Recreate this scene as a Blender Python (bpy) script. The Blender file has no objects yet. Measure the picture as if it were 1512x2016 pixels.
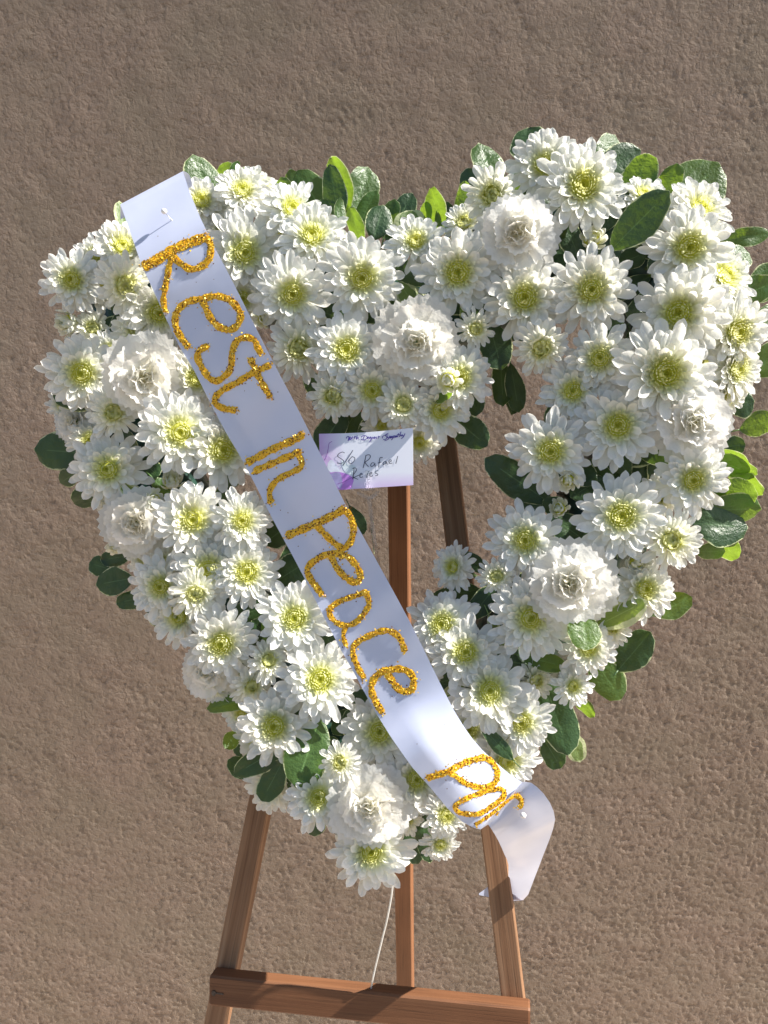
import bpy, math, random
from mathutils import Vector, Matrix

random.seed(11)
R = math.radians
scene = bpy.context.scene
COL = scene.collection

# ------------------------------------------------------------------ camera
CAM_LOC = Vector((0.0, 0.0, 1.58))
PITCH = R(12.0)
FPX = 1552.0                                  # focal length in photo pixels (1512 x 2016)
cam_d = bpy.data.cameras.new('camera')
cam_d.sensor_fit = 'VERTICAL'
cam_d.sensor_height = 36.0
cam_d.lens = 36.0 * FPX / 2016.0
cam_d.clip_start = 0.01
cam_d.clip_end = 200.0
cam = bpy.data.objects.new('camera', cam_d)
cam.location = CAM_LOC
cam.rotation_euler = (math.pi / 2 - PITCH, 0, 0)
COL.objects.link(cam)
scene.camera = cam
FWD = Vector((0, math.cos(PITCH), -math.sin(PITCH)))
UP = Vector((0, math.sin(PITCH), math.cos(PITCH)))
RIGHT = Vector((1, 0, 0))

# ------------------------------------------------------------------ light
SUN = Vector((0.68, -0.06, 0.73)).normalized()      # direction towards the sun
elev = math.asin(SUN.z)
azim = math.atan2(SUN.x, SUN.y)
world = bpy.data.worlds.new('World')
scene.world = world
world.use_nodes = True
wn = world.node_tree.nodes
wl = world.node_tree.links
wn.clear()
sky = wn.new('ShaderNodeTexSky')
sky.sky_type = 'NISHITA'
sky.sun_disc = False
sky.sun_elevation = elev
sky.sun_rotation = azim
bg = wn.new('ShaderNodeBackground')
bg.inputs['Strength'].default_value = 0.068
wo = wn.new('ShaderNodeOutputWorld')
wl.new(sky.outputs[0], bg.inputs[0])
wl.new(bg.outputs[0], wo.inputs[0])
sun_d = bpy.data.lights.new('sun', 'SUN')
sun_d.energy = 5.0
sun_d.angle = R(0.5)
sun_d.color = (1.0, 0.955, 0.88)
sun = bpy.data.objects.new('sun', sun_d)
sun.rotation_euler = SUN.to_track_quat('Z', 'Y').to_euler()
sun.location = (3, -1, 5)
COL.objects.link(sun)
scene.view_settings.view_transform = 'Standard'
scene.view_settings.look = 'None'
scene.view_settings.gamma = 1.0
scene.view_settings.use_curve_mapping = False
scene.view_settings.exposure = 1.25

# ------------------------------------------------------------------ geometry of the place
LEAN, YAW = R(14.0), R(10.0)
N = Vector((-math.sin(YAW) * math.cos(LEAN), -math.cos(YAW) * math.cos(LEAN), math.sin(LEAN)))
U = Vector((math.cos(YAW), -math.sin(YAW), 0))       # right, in the plane of the wreath
V = N.cross(U).normalized()                           # up, in the plane of the wreath
HEART_O = CAM_LOC + FWD * 0.72 + RIGHT * (24 / FPX * 0.72) + UP * (8 / FPX * 0.72)


def ray(px, py):
    return FWD + RIGHT * ((px - 756) / FPX) + UP * ((1008 - py) / FPX)


def hp(px, py, off=0.0):
    """point of the leaning plane of the wreath, `off` metres in front of it"""
    d = ray(px, py)
    t = (HEART_O + N * off - CAM_LOC).dot(N) / d.dot(N)
    return CAM_LOC + d * t


def depth(p):
    return (p - CAM_LOC).dot(FWD)


# ------------------------------------------------------------------ helpers
def mk(name, verts, faces, mat, parent=None, smooth=True, attr=None, uv=None):
    me = bpy.data.meshes.new(name)
    me.from_pydata([tuple(v) for v in verts], [], faces)
    if attr:
        for an, vals in attr.items():
            a = me.attributes.new(an, 'FLOAT', 'POINT')
            a.data.foreach_set('value', vals)
    if uv:
        l = me.uv_layers.new(name='UVMap')
        for lp in me.loops:
            l.data[lp.index].uv = uv[lp.vertex_index]
    if smooth:
        me.polygons.foreach_set('use_smooth', [True] * len(me.polygons))
    me.materials.append(mat)
    me.update()
    return me


def ob(name, me, parent=None):
    o = bpy.data.objects.new(name, me)
    COL.objects.link(o)
    if parent:
        o.parent = parent
    return o


def empty(name, loc=(0, 0, 0)):
    o = bpy.data.objects.new(name, None)
    o.location = loc
    o.empty_display_size = 0.05
    COL.objects.link(o)
    return o


def tag(o, label, cat, group=None):
    o['label'] = label
    o['category'] = cat
    if group:
        o['group'] = group
    return o


def put(o, m):
    """give an object a world matrix; its parent is already in place"""
    bpy_par = o.parent
    o.matrix_world = m
    if bpy_par:
        o.matrix_parent_inverse = Matrix.Identity(4)
        o.matrix_basis = bpy_par.matrix_basis.inverted() @ m if not bpy_par.parent else \
            (bpy_par.parent.matrix_basis @ bpy_par.matrix_basis).inverted() @ m
    return o


class MB:
    def __init__(s):
        s.v, s.f, s.a, s.b = [], [], [], []

    def grid(s, pts, nu, nv, tint=None, b=None):
        o = len(s.v)
        s.v += pts
        s.a += tint if tint else [0.0] * len(pts)
        s.b += b if b else [0.0] * len(pts)
        for i in range(nu - 1):
            for j in range(nv - 1):
                q = o + i * nv + j
                s.f.append((q, q + 1, q + nv + 1, q + nv))

    def tube(s, path, rad, k=8, tint=0.0, cap=True):
        o = len(s.v)
        n = len(path)
        if not isinstance(rad, (list, tuple)):
            rad = [rad] * n
        prev = None
        for i, p in enumerate(path):
            a = path[max(0, i - 1)]
            b = path[min(n - 1, i + 1)]
            d = (b - a).normalized()
            if prev is None:
                x = d.orthogonal().normalized()
            else:
                x = (prev - d * prev.dot(d)).normalized()
            prev = x
            y = d.cross(x)
            for q in range(k):
                th = 2 * math.pi * q / k
                s.v.append(p + (x * math.cos(th) + y * math.sin(th)) * rad[i])
                s.a.append(tint)
                s.b.append(0.0)
        for i in range(n - 1):
            for q in range(k):
                s.f.append((o + i * k + q, o + i * k + (q + 1) % k,
                            o + (i + 1) * k + (q + 1) % k, o + (i + 1) * k + q))
        if cap:
            s.f.append(tuple(o + q for q in range(k))[::-1])
            s.f.append(tuple(o + (n - 1) * k + q for q in range(k)))

    def box(s, c, x, y, z, bev=0.0):
        """box by centre and three half-axis vectors, chamfered along its length (x)"""
        o = len(s.v)
        if bev <= 0:
            for sx in (-1, 1):
                for sy, sz in ((-1, -1), (1, -1), (1, 1), (-1, 1)):
                    s.v.append(c + x * sx + y * sy + z * sz)
            k = 4
        else:
            by, bz = 1 - bev / y.length, 1 - bev / z.length
            prof = [(-by, -1), (by, -1), (1, -bz), (1, bz), (by, 1), (-by, 1), (-1, bz), (-1, -bz)]
            ex = 1 - bev / x.length
            for sx, sc in ((-1, .94), (-ex, 1), (ex, 1), (1, .94)):
                for py, pz in prof:
                    s.v.append(c + x * sx + y * py * sc + z * pz * sc)
            k = 8
        m = (len(s.v) - o) // k
        for i in range(m - 1):
            for q in range(k):
                s.f.append((o + i * k + q, o + i * k + (q + 1) % k, o + (i + 1) * k + (q + 1) % k, o + (i + 1) * k + q))
        s.f.append(tuple(o + q for q in range(k))[::-1])
        s.f.append(tuple(o + (m - 1) * k + q for q in range(k)))
        s.a += [0.0] * (len(s.v) - o)
        s.b += [0.0] * (len(s.v) - o)

    def mesh(s, name, mat, smooth=True):
        return mk(name, s.v, s.f, mat, smooth=smooth, attr={'tint': s.a, 'edge': s.b})


def catmull(pts, step):
    """resample a polyline of 2- or 3-tuples smoothly"""
    out = []
    n = len(pts)
    for i in range(n - 1):
        p0, p1, p2, p3 = pts[max(0, i - 1)], pts[i], pts[i + 1], pts[min(n - 1, i + 2)]
        seg = math.dist(p1, p2)
        k = max(1, int(seg / step))
        for j in range(k):
            t = j / k
            out.append(tuple(0.5 * ((2 * b) + (-a + c) * t + (2 * a - 5 * b + 4 * c - d) * t * t + (-a + 3 * b - 3 * c + d) * t ** 3)
                             for a, b, c, d in zip(p0, p1, p2, p3)))
    out.append(tuple(pts[-1]))
    return out


# ------------------------------------------------------------------ materials
def new_mat(name):
    m = bpy.data.materials.new(name)
    m.use_nodes = True
    nt = m.node_tree
    nt.nodes.clear()
    out = nt.nodes.new('ShaderNodeOutputMaterial')
    return m, nt, out


def node(nt, typ, **kw):
    n = nt.nodes.new(typ)
    for k, v in kw.items():
        if k in n.inputs:
            n.inputs[k].default_value = v
        else:
            setattr(n, k, v)
    return n


def ramp(nt, stops, fac=None, interp='LINEAR'):
    r = nt.nodes.new('ShaderNodeValToRGB')
    r.color_ramp.interpolation = interp
    e = r.color_ramp.elements
    while len(e) < len(stops):
        e.new(0.5)
    for i, (p, c) in enumerate(stops):
        e[i].position = p
        e[i].color = (c[0], c[1], c[2], 1) if not isinstance(c, (int, float)) else (c, c, c, 1)
    if fac:
        nt.links.new(fac, r.inputs[0])
    return r


def mixc(nt, fac, a, b, blend='MIX'):
    m = nt.nodes.new('ShaderNodeMix')
    m.data_type = 'RGBA'
    m.blend_type = blend
    for sock, val in ((m.inputs[0], fac), (m.inputs[6], a), (m.inputs[7], b)):
        if isinstance(val, bpy.types.NodeSocket):
            nt.links.new(val, sock)
        elif isinstance(val, (tuple, list)):
            sock.default_value = (val[0], val[1], val[2], 1)
        else:
            sock.default_value = val
    return m.outputs[2]


def thin_sheet(nt, out, col, trans_col, trans, rough=0.5, spec=0.35, bump=None, coat=0.0):
    p = node(nt, 'ShaderNodeBsdfPrincipled', Roughness=rough)
    p.inputs['Specular IOR Level'].default_value = spec
    p.inputs['Coat Weight'].default_value = coat
    t = nt.nodes.new('ShaderNodeBsdfTranslucent')
    mx = nt.nodes.new('ShaderNodeMixShader')
    for c, s in ((col, p.inputs['Base Color']), (trans_col, t.inputs['Color'])):
        if isinstance(c, bpy.types.NodeSocket):
            nt.links.new(c, s)
        else:
            s.default_value = (c[0], c[1], c[2], 1)
    if bump is not None:
        nt.links.new(bump, p.inputs['Normal'])
        nt.links.new(bump, t.inputs['Normal'])
    mx.inputs[0].default_value = trans
    nt.links.new(p.outputs[0], mx.inputs[1])
    nt.links.new(t.outputs[0], mx.inputs[2])
    nt.links.new(mx.outputs[0], out.inputs[0])
    return p


def petal_material(name, white, green, trans=0.3, rough=0.55):
    m, nt, out = new_mat(name)
    at = node(nt, 'ShaderNodeAttribute', attribute_name='tint')
    info = nt.nodes.new('ShaderNodeObjectInfo')
    tc = nt.nodes.new('ShaderNodeTexCoord')
    rp = ramp(nt, [(0.0, white), (0.35, tuple(0.62 * w + 0.38 * (g * 0.6 + 0.35) for w, g in zip(white, green))), (1.0, green)], at.outputs['Fac'])
    warm = mixc(nt, info.outputs['Random'], (1, 1, 1), (1.0, 0.985, 0.955))
    col = mixc(nt, 1.0, rp.outputs[0], warm, 'MULTIPLY')
    ns = node(nt, 'ShaderNodeTexNoise', Scale=9.0, Detail=4.0)
    nt.links.new(tc.outputs['Object'], ns.inputs['Vector'])
    b = node(nt, 'ShaderNodeBump', Strength=0.12, Distance=0.02)
    nt.links.new(ns.outputs[0], b.inputs['Height'])
    thin_sheet(nt, out, col, col, trans, rough, 0.24, b.outputs[0])
    return m


M_PETAL = petal_material('chrysanthemum_petal', (0.88, 0.88, 0.855), (0.78, 0.80, 0.18), 0.42)
M_FLORET = petal_material('chrysanthemum_floret', (0.84, 0.85, 0.58), (0.80, 0.80, 0.12), 0.45)
M_CARN = petal_material('carnation_petal', (0.88, 0.87, 0.84), (0.86, 0.82, 0.58), 0.50, 0.5)


def stem_material():
    m, nt, out = new_mat('flower_stem')
    ns = node(nt, 'ShaderNodeTexNoise', Scale=60.0)
    rp = ramp(nt, [(0.3, (0.045, 0.085, 0.02)), (0.7, (0.10, 0.16, 0.04))], ns.outputs[0])
    p = node(nt, 'ShaderNodeBsdfPrincipled', Roughness=0.5)
    nt.links.new(rp.outputs[0], p.inputs['Base Color'])
    nt.links.new(p.outputs[0], out.inputs[0])
    return m


M_STEM = stem_material()


def leaf_material(name, dark, mid, trans_c, cream=(0.58, 0.62, 0.34), margin=0.925, trans=0.32):
    """glossy leaf with an uneven cream margin: attribute edge = 0 midrib .. 1 rim"""
    m, nt, out = new_mat(name)
    at = node(nt, 'ShaderNodeAttribute', attribute_name='edge')
    tc = nt.nodes.new('ShaderNodeTexCoord')
    info = nt.nodes.new('ShaderNodeObjectInfo')
    off = nt.nodes.new('ShaderNodeVectorMath')
    off.operation = 'ADD'
    sc = nt.nodes.new('ShaderNodeVectorMath')
    sc.operation = 'SCALE'
    sc.inputs[0].default_value = (7.3, 3.1, 5.7)
    nt.links.new(info.outputs['Random'], sc.inputs['Scale'])
    nt.links.new(tc.outputs['Object'], off.inputs[0])
    nt.links.new(sc.outputs[0], off.inputs[1])
    n1 = node(nt, 'ShaderNodeTexNoise', Scale=5.0, Detail=5.0, Roughness=0.65)
    n2 = node(nt, 'ShaderNodeTexNoise', Scale=2.2, Detail=3.0)
    for q in (n1, n2):
        nt.links.new(off.outputs[0], q.inputs['Vector'])
    ad = node(nt, 'ShaderNodeMath', operation='MULTIPLY_ADD')
    nt.links.new(n1.outputs[0], ad.inputs[0])
    ad.inputs[1].default_value = 0.42
    nt.links.new(at.outputs['Fac'], ad.inputs[2])
    rim = ramp(nt, [(margin + 0.215, 0.0), (margin + 0.245, 1.0)], None)
    # keep ramp positions inside 0..1 by halving the value
    hv = node(nt, 'ShaderNodeMath', operation='MULTIPLY')
    hv.inputs[1].default_value = 0.6
    nt.links.new(ad.outputs[0], hv.inputs[0])
    rim.color_ramp.elements[0].position = min(0.98, (margin + 0.215) * 0.6)
    rim.color_ramp.elements[1].position = min(0.99, (margin + 0.27) * 0.6)
    nt.links.new(hv.outputs[0], rim.inputs[0])
    g = ramp(nt, [(0.3, dark), (0.7, mid)], n2.outputs[0])
    rib = ramp(nt, [(0.0, 1.0), (0.05, 0.0)], at.outputs['Fac'])
    c1 = mixc(nt, rib.outputs[0], g.outputs[0], tuple(x * 1.7 + 0.02 for x in mid))
    col = mixc(nt, rim.outputs[0], c1, cream)
    tcol = mixc(nt, rim.outputs[0], trans_c, tuple(min(1, x * 1.25) for x in cream))
    b = node(nt, 'ShaderNodeBump', Strength=0.25, Distance=0.02)
    nt.links.new(n1.outputs[0], b.inputs['Height'])
    thin_sheet(nt, out, col, tcol, trans, 0.33, 0.5, b.outputs[0])
    return m


M_LEAF = leaf_material('leaf_dark', (0.020, 0.050, 0.019), (0.045, 0.090, 0.032), (0.22, 0.38, 0.03), trans=0.16)
M_LEAF2 = leaf_material('leaf_mid', (0.038, 0.085, 0.027), (0.075, 0.145, 0.045), (0.36, 0.55, 0.035), trans=0.38)
M_LEAF3 = leaf_material('leaf_pale', (0.12, 0.19, 0.07), (0.20, 0.28, 0.11), (0.45, 0.62, 0.06), margin=0.60, trans=0.38)


def wall_material():
    m, nt, out = new_mat('stucco')
    tc = nt.nodes.new('ShaderNodeTexCoord')
    big = node(nt, 'ShaderNodeTexNoise', Scale=1.6, Detail=4.0, Roughness=0.55)
    mid = node(nt, 'ShaderNodeTexNoise', Scale=7.0, Detail=4.0)
    fine = node(nt, 'ShaderNodeTexNoise', Scale=105.0, Detail=5.0, Roughness=0.64, Distortion=0.2)
    fine2 = node(nt, 'ShaderNodeTexNoise', Scale=34.0, Detail=3.0, Distortion=0.4)
    grit = node(nt, 'ShaderNodeTexNoise', Scale=330.0, Detail=3.0)
    for q in (big, mid, fine, fine2, grit):
        nt.links.new(tc.outputs['Object'], q.inputs['Vector'])
    c = ramp(nt, [(0.30, (0.216, 0.167, 0.128)), (0.5, (0.238, 0.183, 0.140)), (0.72, (0.263, 0.206, 0.162))], big.outputs[0])
    c2 = mixc(nt, 0.35, c.outputs[0], ramp(nt, [(0.35, (0.208, 0.172, 0.125)), (0.65, (0.268, 0.195, 0.154))], mid.outputs[0]).outputs[0])
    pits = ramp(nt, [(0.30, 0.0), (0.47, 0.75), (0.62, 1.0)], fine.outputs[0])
    pit_shade = ramp(nt, [(0.0, 0.34), (0.62, 1.0)], pits.outputs[0])  # shadow inside the pits, painted into the wall colour
    c3 = mixc(nt, 0.38, c2, mixc(nt, 1.0, c2, pit_shade.outputs[0], 'MULTIPLY'))
    p = node(nt, 'ShaderNodeBsdfPrincipled', Roughness=0.92)
    p.inputs['Specular IOR Level'].default_value = 0.15
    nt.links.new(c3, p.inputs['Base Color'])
    # trowelled plateaus with pits between, patchy in depth
    amt = ramp(nt, [(0.3, 0.35), (0.7, 1.0)], mid.outputs[0])
    hgt = node(nt, 'ShaderNodeMath', operation='MULTIPLY')
    nt.links.new(pits.outputs[0], hgt.inputs[0])
    nt.links.new(amt.outputs[0], hgt.inputs[1])
    b0 = node(nt, 'ShaderNodeBump', Strength=0.4, Distance=0.004)
    nt.links.new(fine2.outputs[0], b0.inputs['Height'])
    b = node(nt, 'ShaderNodeBump', Strength=0.8, Distance=0.004)
    nt.links.new(hgt.outputs[0], b.inputs['Height'])
    nt.links.new(b0.outputs[0], b.inputs['Normal'])
    b2 = node(nt, 'ShaderNodeBump', Strength=0.5, Distance=0.0006)
    nt.links.new(grit.outputs[0], b2.inputs['Height'])
    nt.links.new(b.outputs[0], b2.inputs['Normal'])
    nt.links.new(b2.outputs[0], p.inputs['Normal'])
    nt.links.new(p.outputs[0], out.inputs[0])
    return m


def wood_material(name, dark, mid, light, scale=1.0):
    """grain along the object's local X"""
    m, nt, out = new_mat(name)
    tc = nt.nodes.new('ShaderNodeTexCoord')
    mp = nt.nodes.new('ShaderNodeMapping')
    mp.inputs['Scale'].default_value = (3.0 * scale, 120.0 * scale, 120.0 * scale)
    nt.links.new(tc.outputs['Object'], mp.inputs['Vector'])
    n1 = node(nt, 'ShaderNodeTexNoise', Scale=1.0, Detail=6.0, Roughness=0.62, Distortion=0.8)
    nt.links.new(mp.outputs[0], n1.inputs['Vector'])
    mp2 = nt.nodes.new('ShaderNodeMapping')
    mp2.inputs['Scale'].default_value = (14.0 * scale, 700.0 * scale, 700.0 * scale)
    nt.links.new(tc.outputs['Object'], mp2.inputs['Vector'])
    n2 = node(nt, 'ShaderNodeTexNoise', Scale=1.0, Detail=3.0)
    nt.links.new(mp2.outputs[0], n2.inputs['Vector'])
    n3 = node(nt, 'ShaderNodeTexNoise', Scale=9.0, Detail=3.0)
    nt.links.new(tc.outputs['Object'], n3.inputs['Vector'])
    c = ramp(nt, [(0.28, dark), (0.5, mid), (0.75, light)], n1.outputs[0])
    pores = ramp(nt, [(0.30, 0.55), (0.46, 1.0)], n2.outputs[0])
    c2 = mixc(nt, 0.7, c.outputs[0], mixc(nt, 1.0, c.outputs[0], pores.outputs[0], 'MULTIPLY'))
    blot = ramp(nt, [(0.3, 0.82), (0.7, 1.12)], n3.outputs[0])
    c3 = mixc(nt, 1.0, c2, blot.outputs[0], 'MULTIPLY')
    p = node(nt, 'ShaderNodeBsdfPrincipled', Roughness=0.62)
    p.inputs['Specular IOR Level'].default_value = 0.3
    nt.links.new(c3, p.inputs['Base Color'])
    b = node(nt, 'ShaderNodeBump', Strength=0.35, Distance=0.0006)
    nt.links.new(n2.outputs[0], b.inputs['Height'])
    nt.links.new(b.outputs[0], p.inputs['Normal'])
    nt.links.new(p.outputs[0], out.inputs[0])
    return m


def plain(name, col, rough=0.5, metal=0.0, spec=0.5, noise=0.0, nscale=40.0, trans=0.0, coat=0.0):
    m, nt, out = new_mat(name)
    p = node(nt, 'ShaderNodeBsdfPrincipled', Roughness=rough, Metallic=metal)
    p.inputs['Specular IOR Level'].default_value = spec
    p.inputs['Transmission Weight'].default_value = trans
    p.inputs['Coat Weight'].default_value = coat
    tc = nt.nodes.new('ShaderNodeTexCoord')
    ns = node(nt, 'ShaderNodeTexNoise', Scale=nscale, Detail=3.0)
    nt.links.new(tc.outputs['Object'], ns.inputs['Vector'])
    rp = ramp(nt, [(0.3, tuple(c * (1 - noise) for c in col)), (0.7, tuple(min(1, c * (1 + noise)) for c in col))], ns.outputs[0])
    nt.links.new(rp.outputs[0], p.inputs['Base Color'])
    nt.links.new(p.outputs[0], out.inputs[0])
    return m


# ------------------------------------------------------------------ setting: ground and wall
WALL_Y = 1.42


def build_setting():
    m = plain('asphalt', (0.075, 0.07, 0.065), 0.9, 0, 0.2, 0.2, 5.0)
    me = mk('ground', [(-40, -40, 0), (40, -40, 0), (40, WALL_Y + 0.2, 0), (-40, WALL_Y + 0.2, 0)], [(0, 1, 2, 3)], m, smooth=False)
    g = ob('ground', me)
    g['kind'] = 'structure'
    m = plain('warm_bounce', (0.50, 0.40, 0.30), 0.9, 0, 0.2, 0.12, 6.0)  # unseen paving strip, added to bounce warm sunlight onto the lower wall
    bx = MB()
    bx.box(Vector((0, WALL_Y - 1.15, 0.002)), Vector((12, 0, 0)), Vector((0, 1.15, 0)), Vector((0, 0, 0.002)))
    pv = ob('bounce_strip', bx.mesh('bounce_strip', m, smooth=False))
    pv['kind'] = 'structure'
    bx = MB()
    bx.box(Vector((0, WALL_Y + 0.11, 1.75)), Vector((8, 0, 0)), Vector((0, 0.1, 0)), Vector((0, 0, 1.75)))
    mw = wall_material()
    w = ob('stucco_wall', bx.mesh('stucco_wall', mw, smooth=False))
    tag(w, 'beige brown rough stucco wall behind the easel and wreath', 'wall')
    # coat of plaster with real relief: trowelled plateaus and pits
    from mathutils import noise as mn
    x0, x1, z0, z1, st = -1.15, 1.15, 0.05, 2.42, 0.0026
    nx, nz = int((x1 - x0) / st), int((z1 - z0) / st)
    pts = []
    nz_ = mn.noise
    for i in range(nx):
        x = x0 + st * i
        ex = min(i, nx - 1 - i)
        for j in range(nz):
            z = z0 + st * j
            c = nz_((x * 6, z * 6, 2.3))
            a = nz_((x * 112 + c, z * 112, 0.3)) * 0.6 + nz_((x * 205, z * 205, 5.3)) * 0.4
            k = min(1.0, max(0.0, a * 2.6 + 0.98))
            h = k * k * (3 - 2 * k) * 0.00098 * max(0.12, 0.50 + 0.40 * c + 0.24 * x - 0.34 * (z - 1.1)) + nz_((x * 24, z * 24, 8.1)) * 0.0006
            e = min(1.0, min(ex, j, nz - 1 - j) / 6.0)
            pts.append((x, WALL_Y + 0.0085 - (h + 0.0035) * e, z))
    faces = [(i * nz + j, (i + 1) * nz + j, (i + 1) * nz + j + 1, i * nz + j + 1) for i in range(nx - 1) for j in range(nz - 1)]
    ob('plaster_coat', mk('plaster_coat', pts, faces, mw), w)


build_setting()

# ------------------------------------------------------------------ easel
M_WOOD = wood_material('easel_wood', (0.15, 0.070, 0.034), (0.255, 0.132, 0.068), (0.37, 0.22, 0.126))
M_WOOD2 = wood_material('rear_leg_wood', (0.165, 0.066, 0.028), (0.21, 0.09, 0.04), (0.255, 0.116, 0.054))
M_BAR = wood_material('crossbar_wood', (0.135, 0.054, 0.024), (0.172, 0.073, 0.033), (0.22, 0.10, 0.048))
M_NAIL = plain('nail_steel', (0.10, 0.08, 0.07), 0.5, 0.8, 0.5, 0.3, 300)


def beam(name, a, b, width, thick, facing, mat, parent, bev=0.0012):
    """a wooden bar from a to b; its front face lies on the line a-b"""
    x = (b - a) * 0.5
    xd = x.normalized()
    z = (facing - xd * facing.dot(xd)).normalized()
    y = z.cross(xd)
    c = (a + b) * 0.5 - z * thick * 0.5
    mb = MB()
    mb.box(Vector((0, 0, 0)), Vector((x.length, 0, 0)), Vector((0, width / 2, 0)), Vector((0, 0, thick / 2)), bev)
    o = ob(name, mb.mesh(name, mat, smooth=False), parent)
    rot = Matrix((xd, y, z)).transposed().to_4x4()
    put(o, Matrix.Translation(c) @ rot)
    return o


def to_ground(p, q):
    """extend the line p->q down to the ground"""
    t = p.z / (p.z - q.z)
    return p + (q - p) * t


LEG_OFF = -0.050


def build_easel():
    root = empty('wooden_easel', (0.0, 0.6, 0.0))
    tag(root, 'brown wooden easel with three legs and a crossbar holding the heart wreath', 'easel')
    w = 0.0215
    pl, ql = hp(669, 780, LEG_OFF), hp(441, 1920, LEG_OFF)
    pr, qr = hp(866, 800, LEG_OFF), hp(1009, 1960, LEG_OFF)
    top = lambda p, q, e: p + (p - q).normalized() * e
    beam('leg', to_ground(pl, ql), top(pl, ql, 0.05), w, 0.019, N, M_WOOD, root)
    beam('leg', to_ground(pr, qr), top(pr, qr, 0.05), w, 0.019, N, M_WOOD, root)
    # rear strut, hinged near the top
    p1 = CAM_LOC + ray(783, 1000) * 0.835
    p2 = CAM_LOC + ray(796, 1950) * 1.055
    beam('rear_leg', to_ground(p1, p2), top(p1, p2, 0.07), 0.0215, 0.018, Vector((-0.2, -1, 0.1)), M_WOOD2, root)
    a, b = hp(660, 790, LEG_OFF - 0.0195), hp(882, 800, LEG_OFF - 0.0195)
    beam('head_rail', a, b, 0.04, 0.016, N, M_WOOD, root)
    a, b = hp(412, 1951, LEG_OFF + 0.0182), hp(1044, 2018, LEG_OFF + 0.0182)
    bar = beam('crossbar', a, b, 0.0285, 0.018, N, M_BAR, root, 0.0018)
    mb = MB()
    q = hp(421, 1955, LEG_OFF + 0.0185)
    mb.tube([q - N * 0.002, q + N * 0.0006], 0.0024, 12)
    mb.box(hp(433, 1956, LEG_OFF + 0.0180), U * 0.0038, V * 0.0007, N * 0.0006)
    me = mb.mesh('nail', M_NAIL, smooth=False)
    n = ob('nail', me, bar)
    put(n, Matrix.Identity(4))


build_easel()

# ------------------------------------------------------------------ flower meshes (unit radius, facing +Z)


def petal_pts(L, W, th0, curl, cup, base_w=0.42, nu=7, nv=5, r0=0.1, z0=0.0, wide=0.83, tb=0.0, tt=0.0, notch=0.0, rng=random, wave=0.0):
    """one petal growing along +X from r0, rising at th0 and bending by curl"""
    pts, tint = [], []
    x, z = r0, z0
    side = rng.uniform(-0.10, 0.10)
    ph = rng.uniform(0, 6.28)
    tw = rng.uniform(-0.35, 0.35)
    T = {8: (0, .24, .5, .72, .85, .93, .98, 1.0), 7: (0, .28, .58, .80, .91, .975, 1.0), 6: (0, .32, .64, .85, .96, 1.0), 5: (0, .34, .66, .90, 1.0)}[nu]
    for i in range(nu):
        te = T[i]
        th = th0 + curl * te
        if i:
            x += L * (te - T[i - 1]) * math.cos(th)
            z += L * (te - T[i - 1]) * math.sin(th)
        if te < wide:
            k = te / wide
            w = base_w + (1 - base_w) * (k * k * (3 - 2 * k))
        else:
            k = (te - wide) / (1 - wide)
            w = math.sqrt(max(0.0, 1 - k * k * 0.90))
        for j in range(nv):
            s = j / (nv - 1) * 2 - 1
            y = s * W * 0.5 * w + side * L * te * te
            lift = cup * W * (s * s - 0.35) * w + tw * W * 0.35 * s * te + wave * W * math.sin(4 * te + 3 * s + ph)
            nt_ = notch * L * (1 - abs(s)) if i == nu - 1 else 0.0
            back = (s * s) * 0.03 * L * max(0, (te - 0.6) / 0.4)
            pts.append(Vector((x - (back + nt_) * math.cos(th) - lift * math.sin(th), y, z - back * math.sin(th) + lift * math.cos(th))))
            tint.append(max(0.0, min(1.0, tb * (1 - te) ** 1.4 + tt * te)))
    return pts, tint


def ring(mb, n, phase, jit, rng, **kw):
    L, th0, curl, W = kw.pop('L'), kw.pop('th0'), kw.pop('curl'), kw.pop('W')
    nu, nv = kw.get('nu', 7), kw.get('nv', 5)
    for i in range(n):
        a = phase + 2 * math.pi * i / n + rng.uniform(-jit, jit) * 2 * math.pi / n
        l = L * rng.uniform(0.84, 1.08)
        pts, tint = petal_pts(l, W * rng.uniform(0.86, 1.12), R(th0 + rng.uniform(-7, 7)), R(curl + rng.uniform(-12, 12)),
                              rng.uniform(0.08, 0.34), rng=rng, **kw)
        c, s = math.cos(a), math.sin(a)
        mb.grid([Vector((p.x * c - p.y * s, p.x * s + p.y * c, p.z)) for p in pts], nu, nv, tint)


OUTER = dict(L=0.93, th0=8, curl=-12, W=0.212, r0=0.09, tb=0.30, wave=0.03, nu=8)
N_OUT = 19


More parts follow.
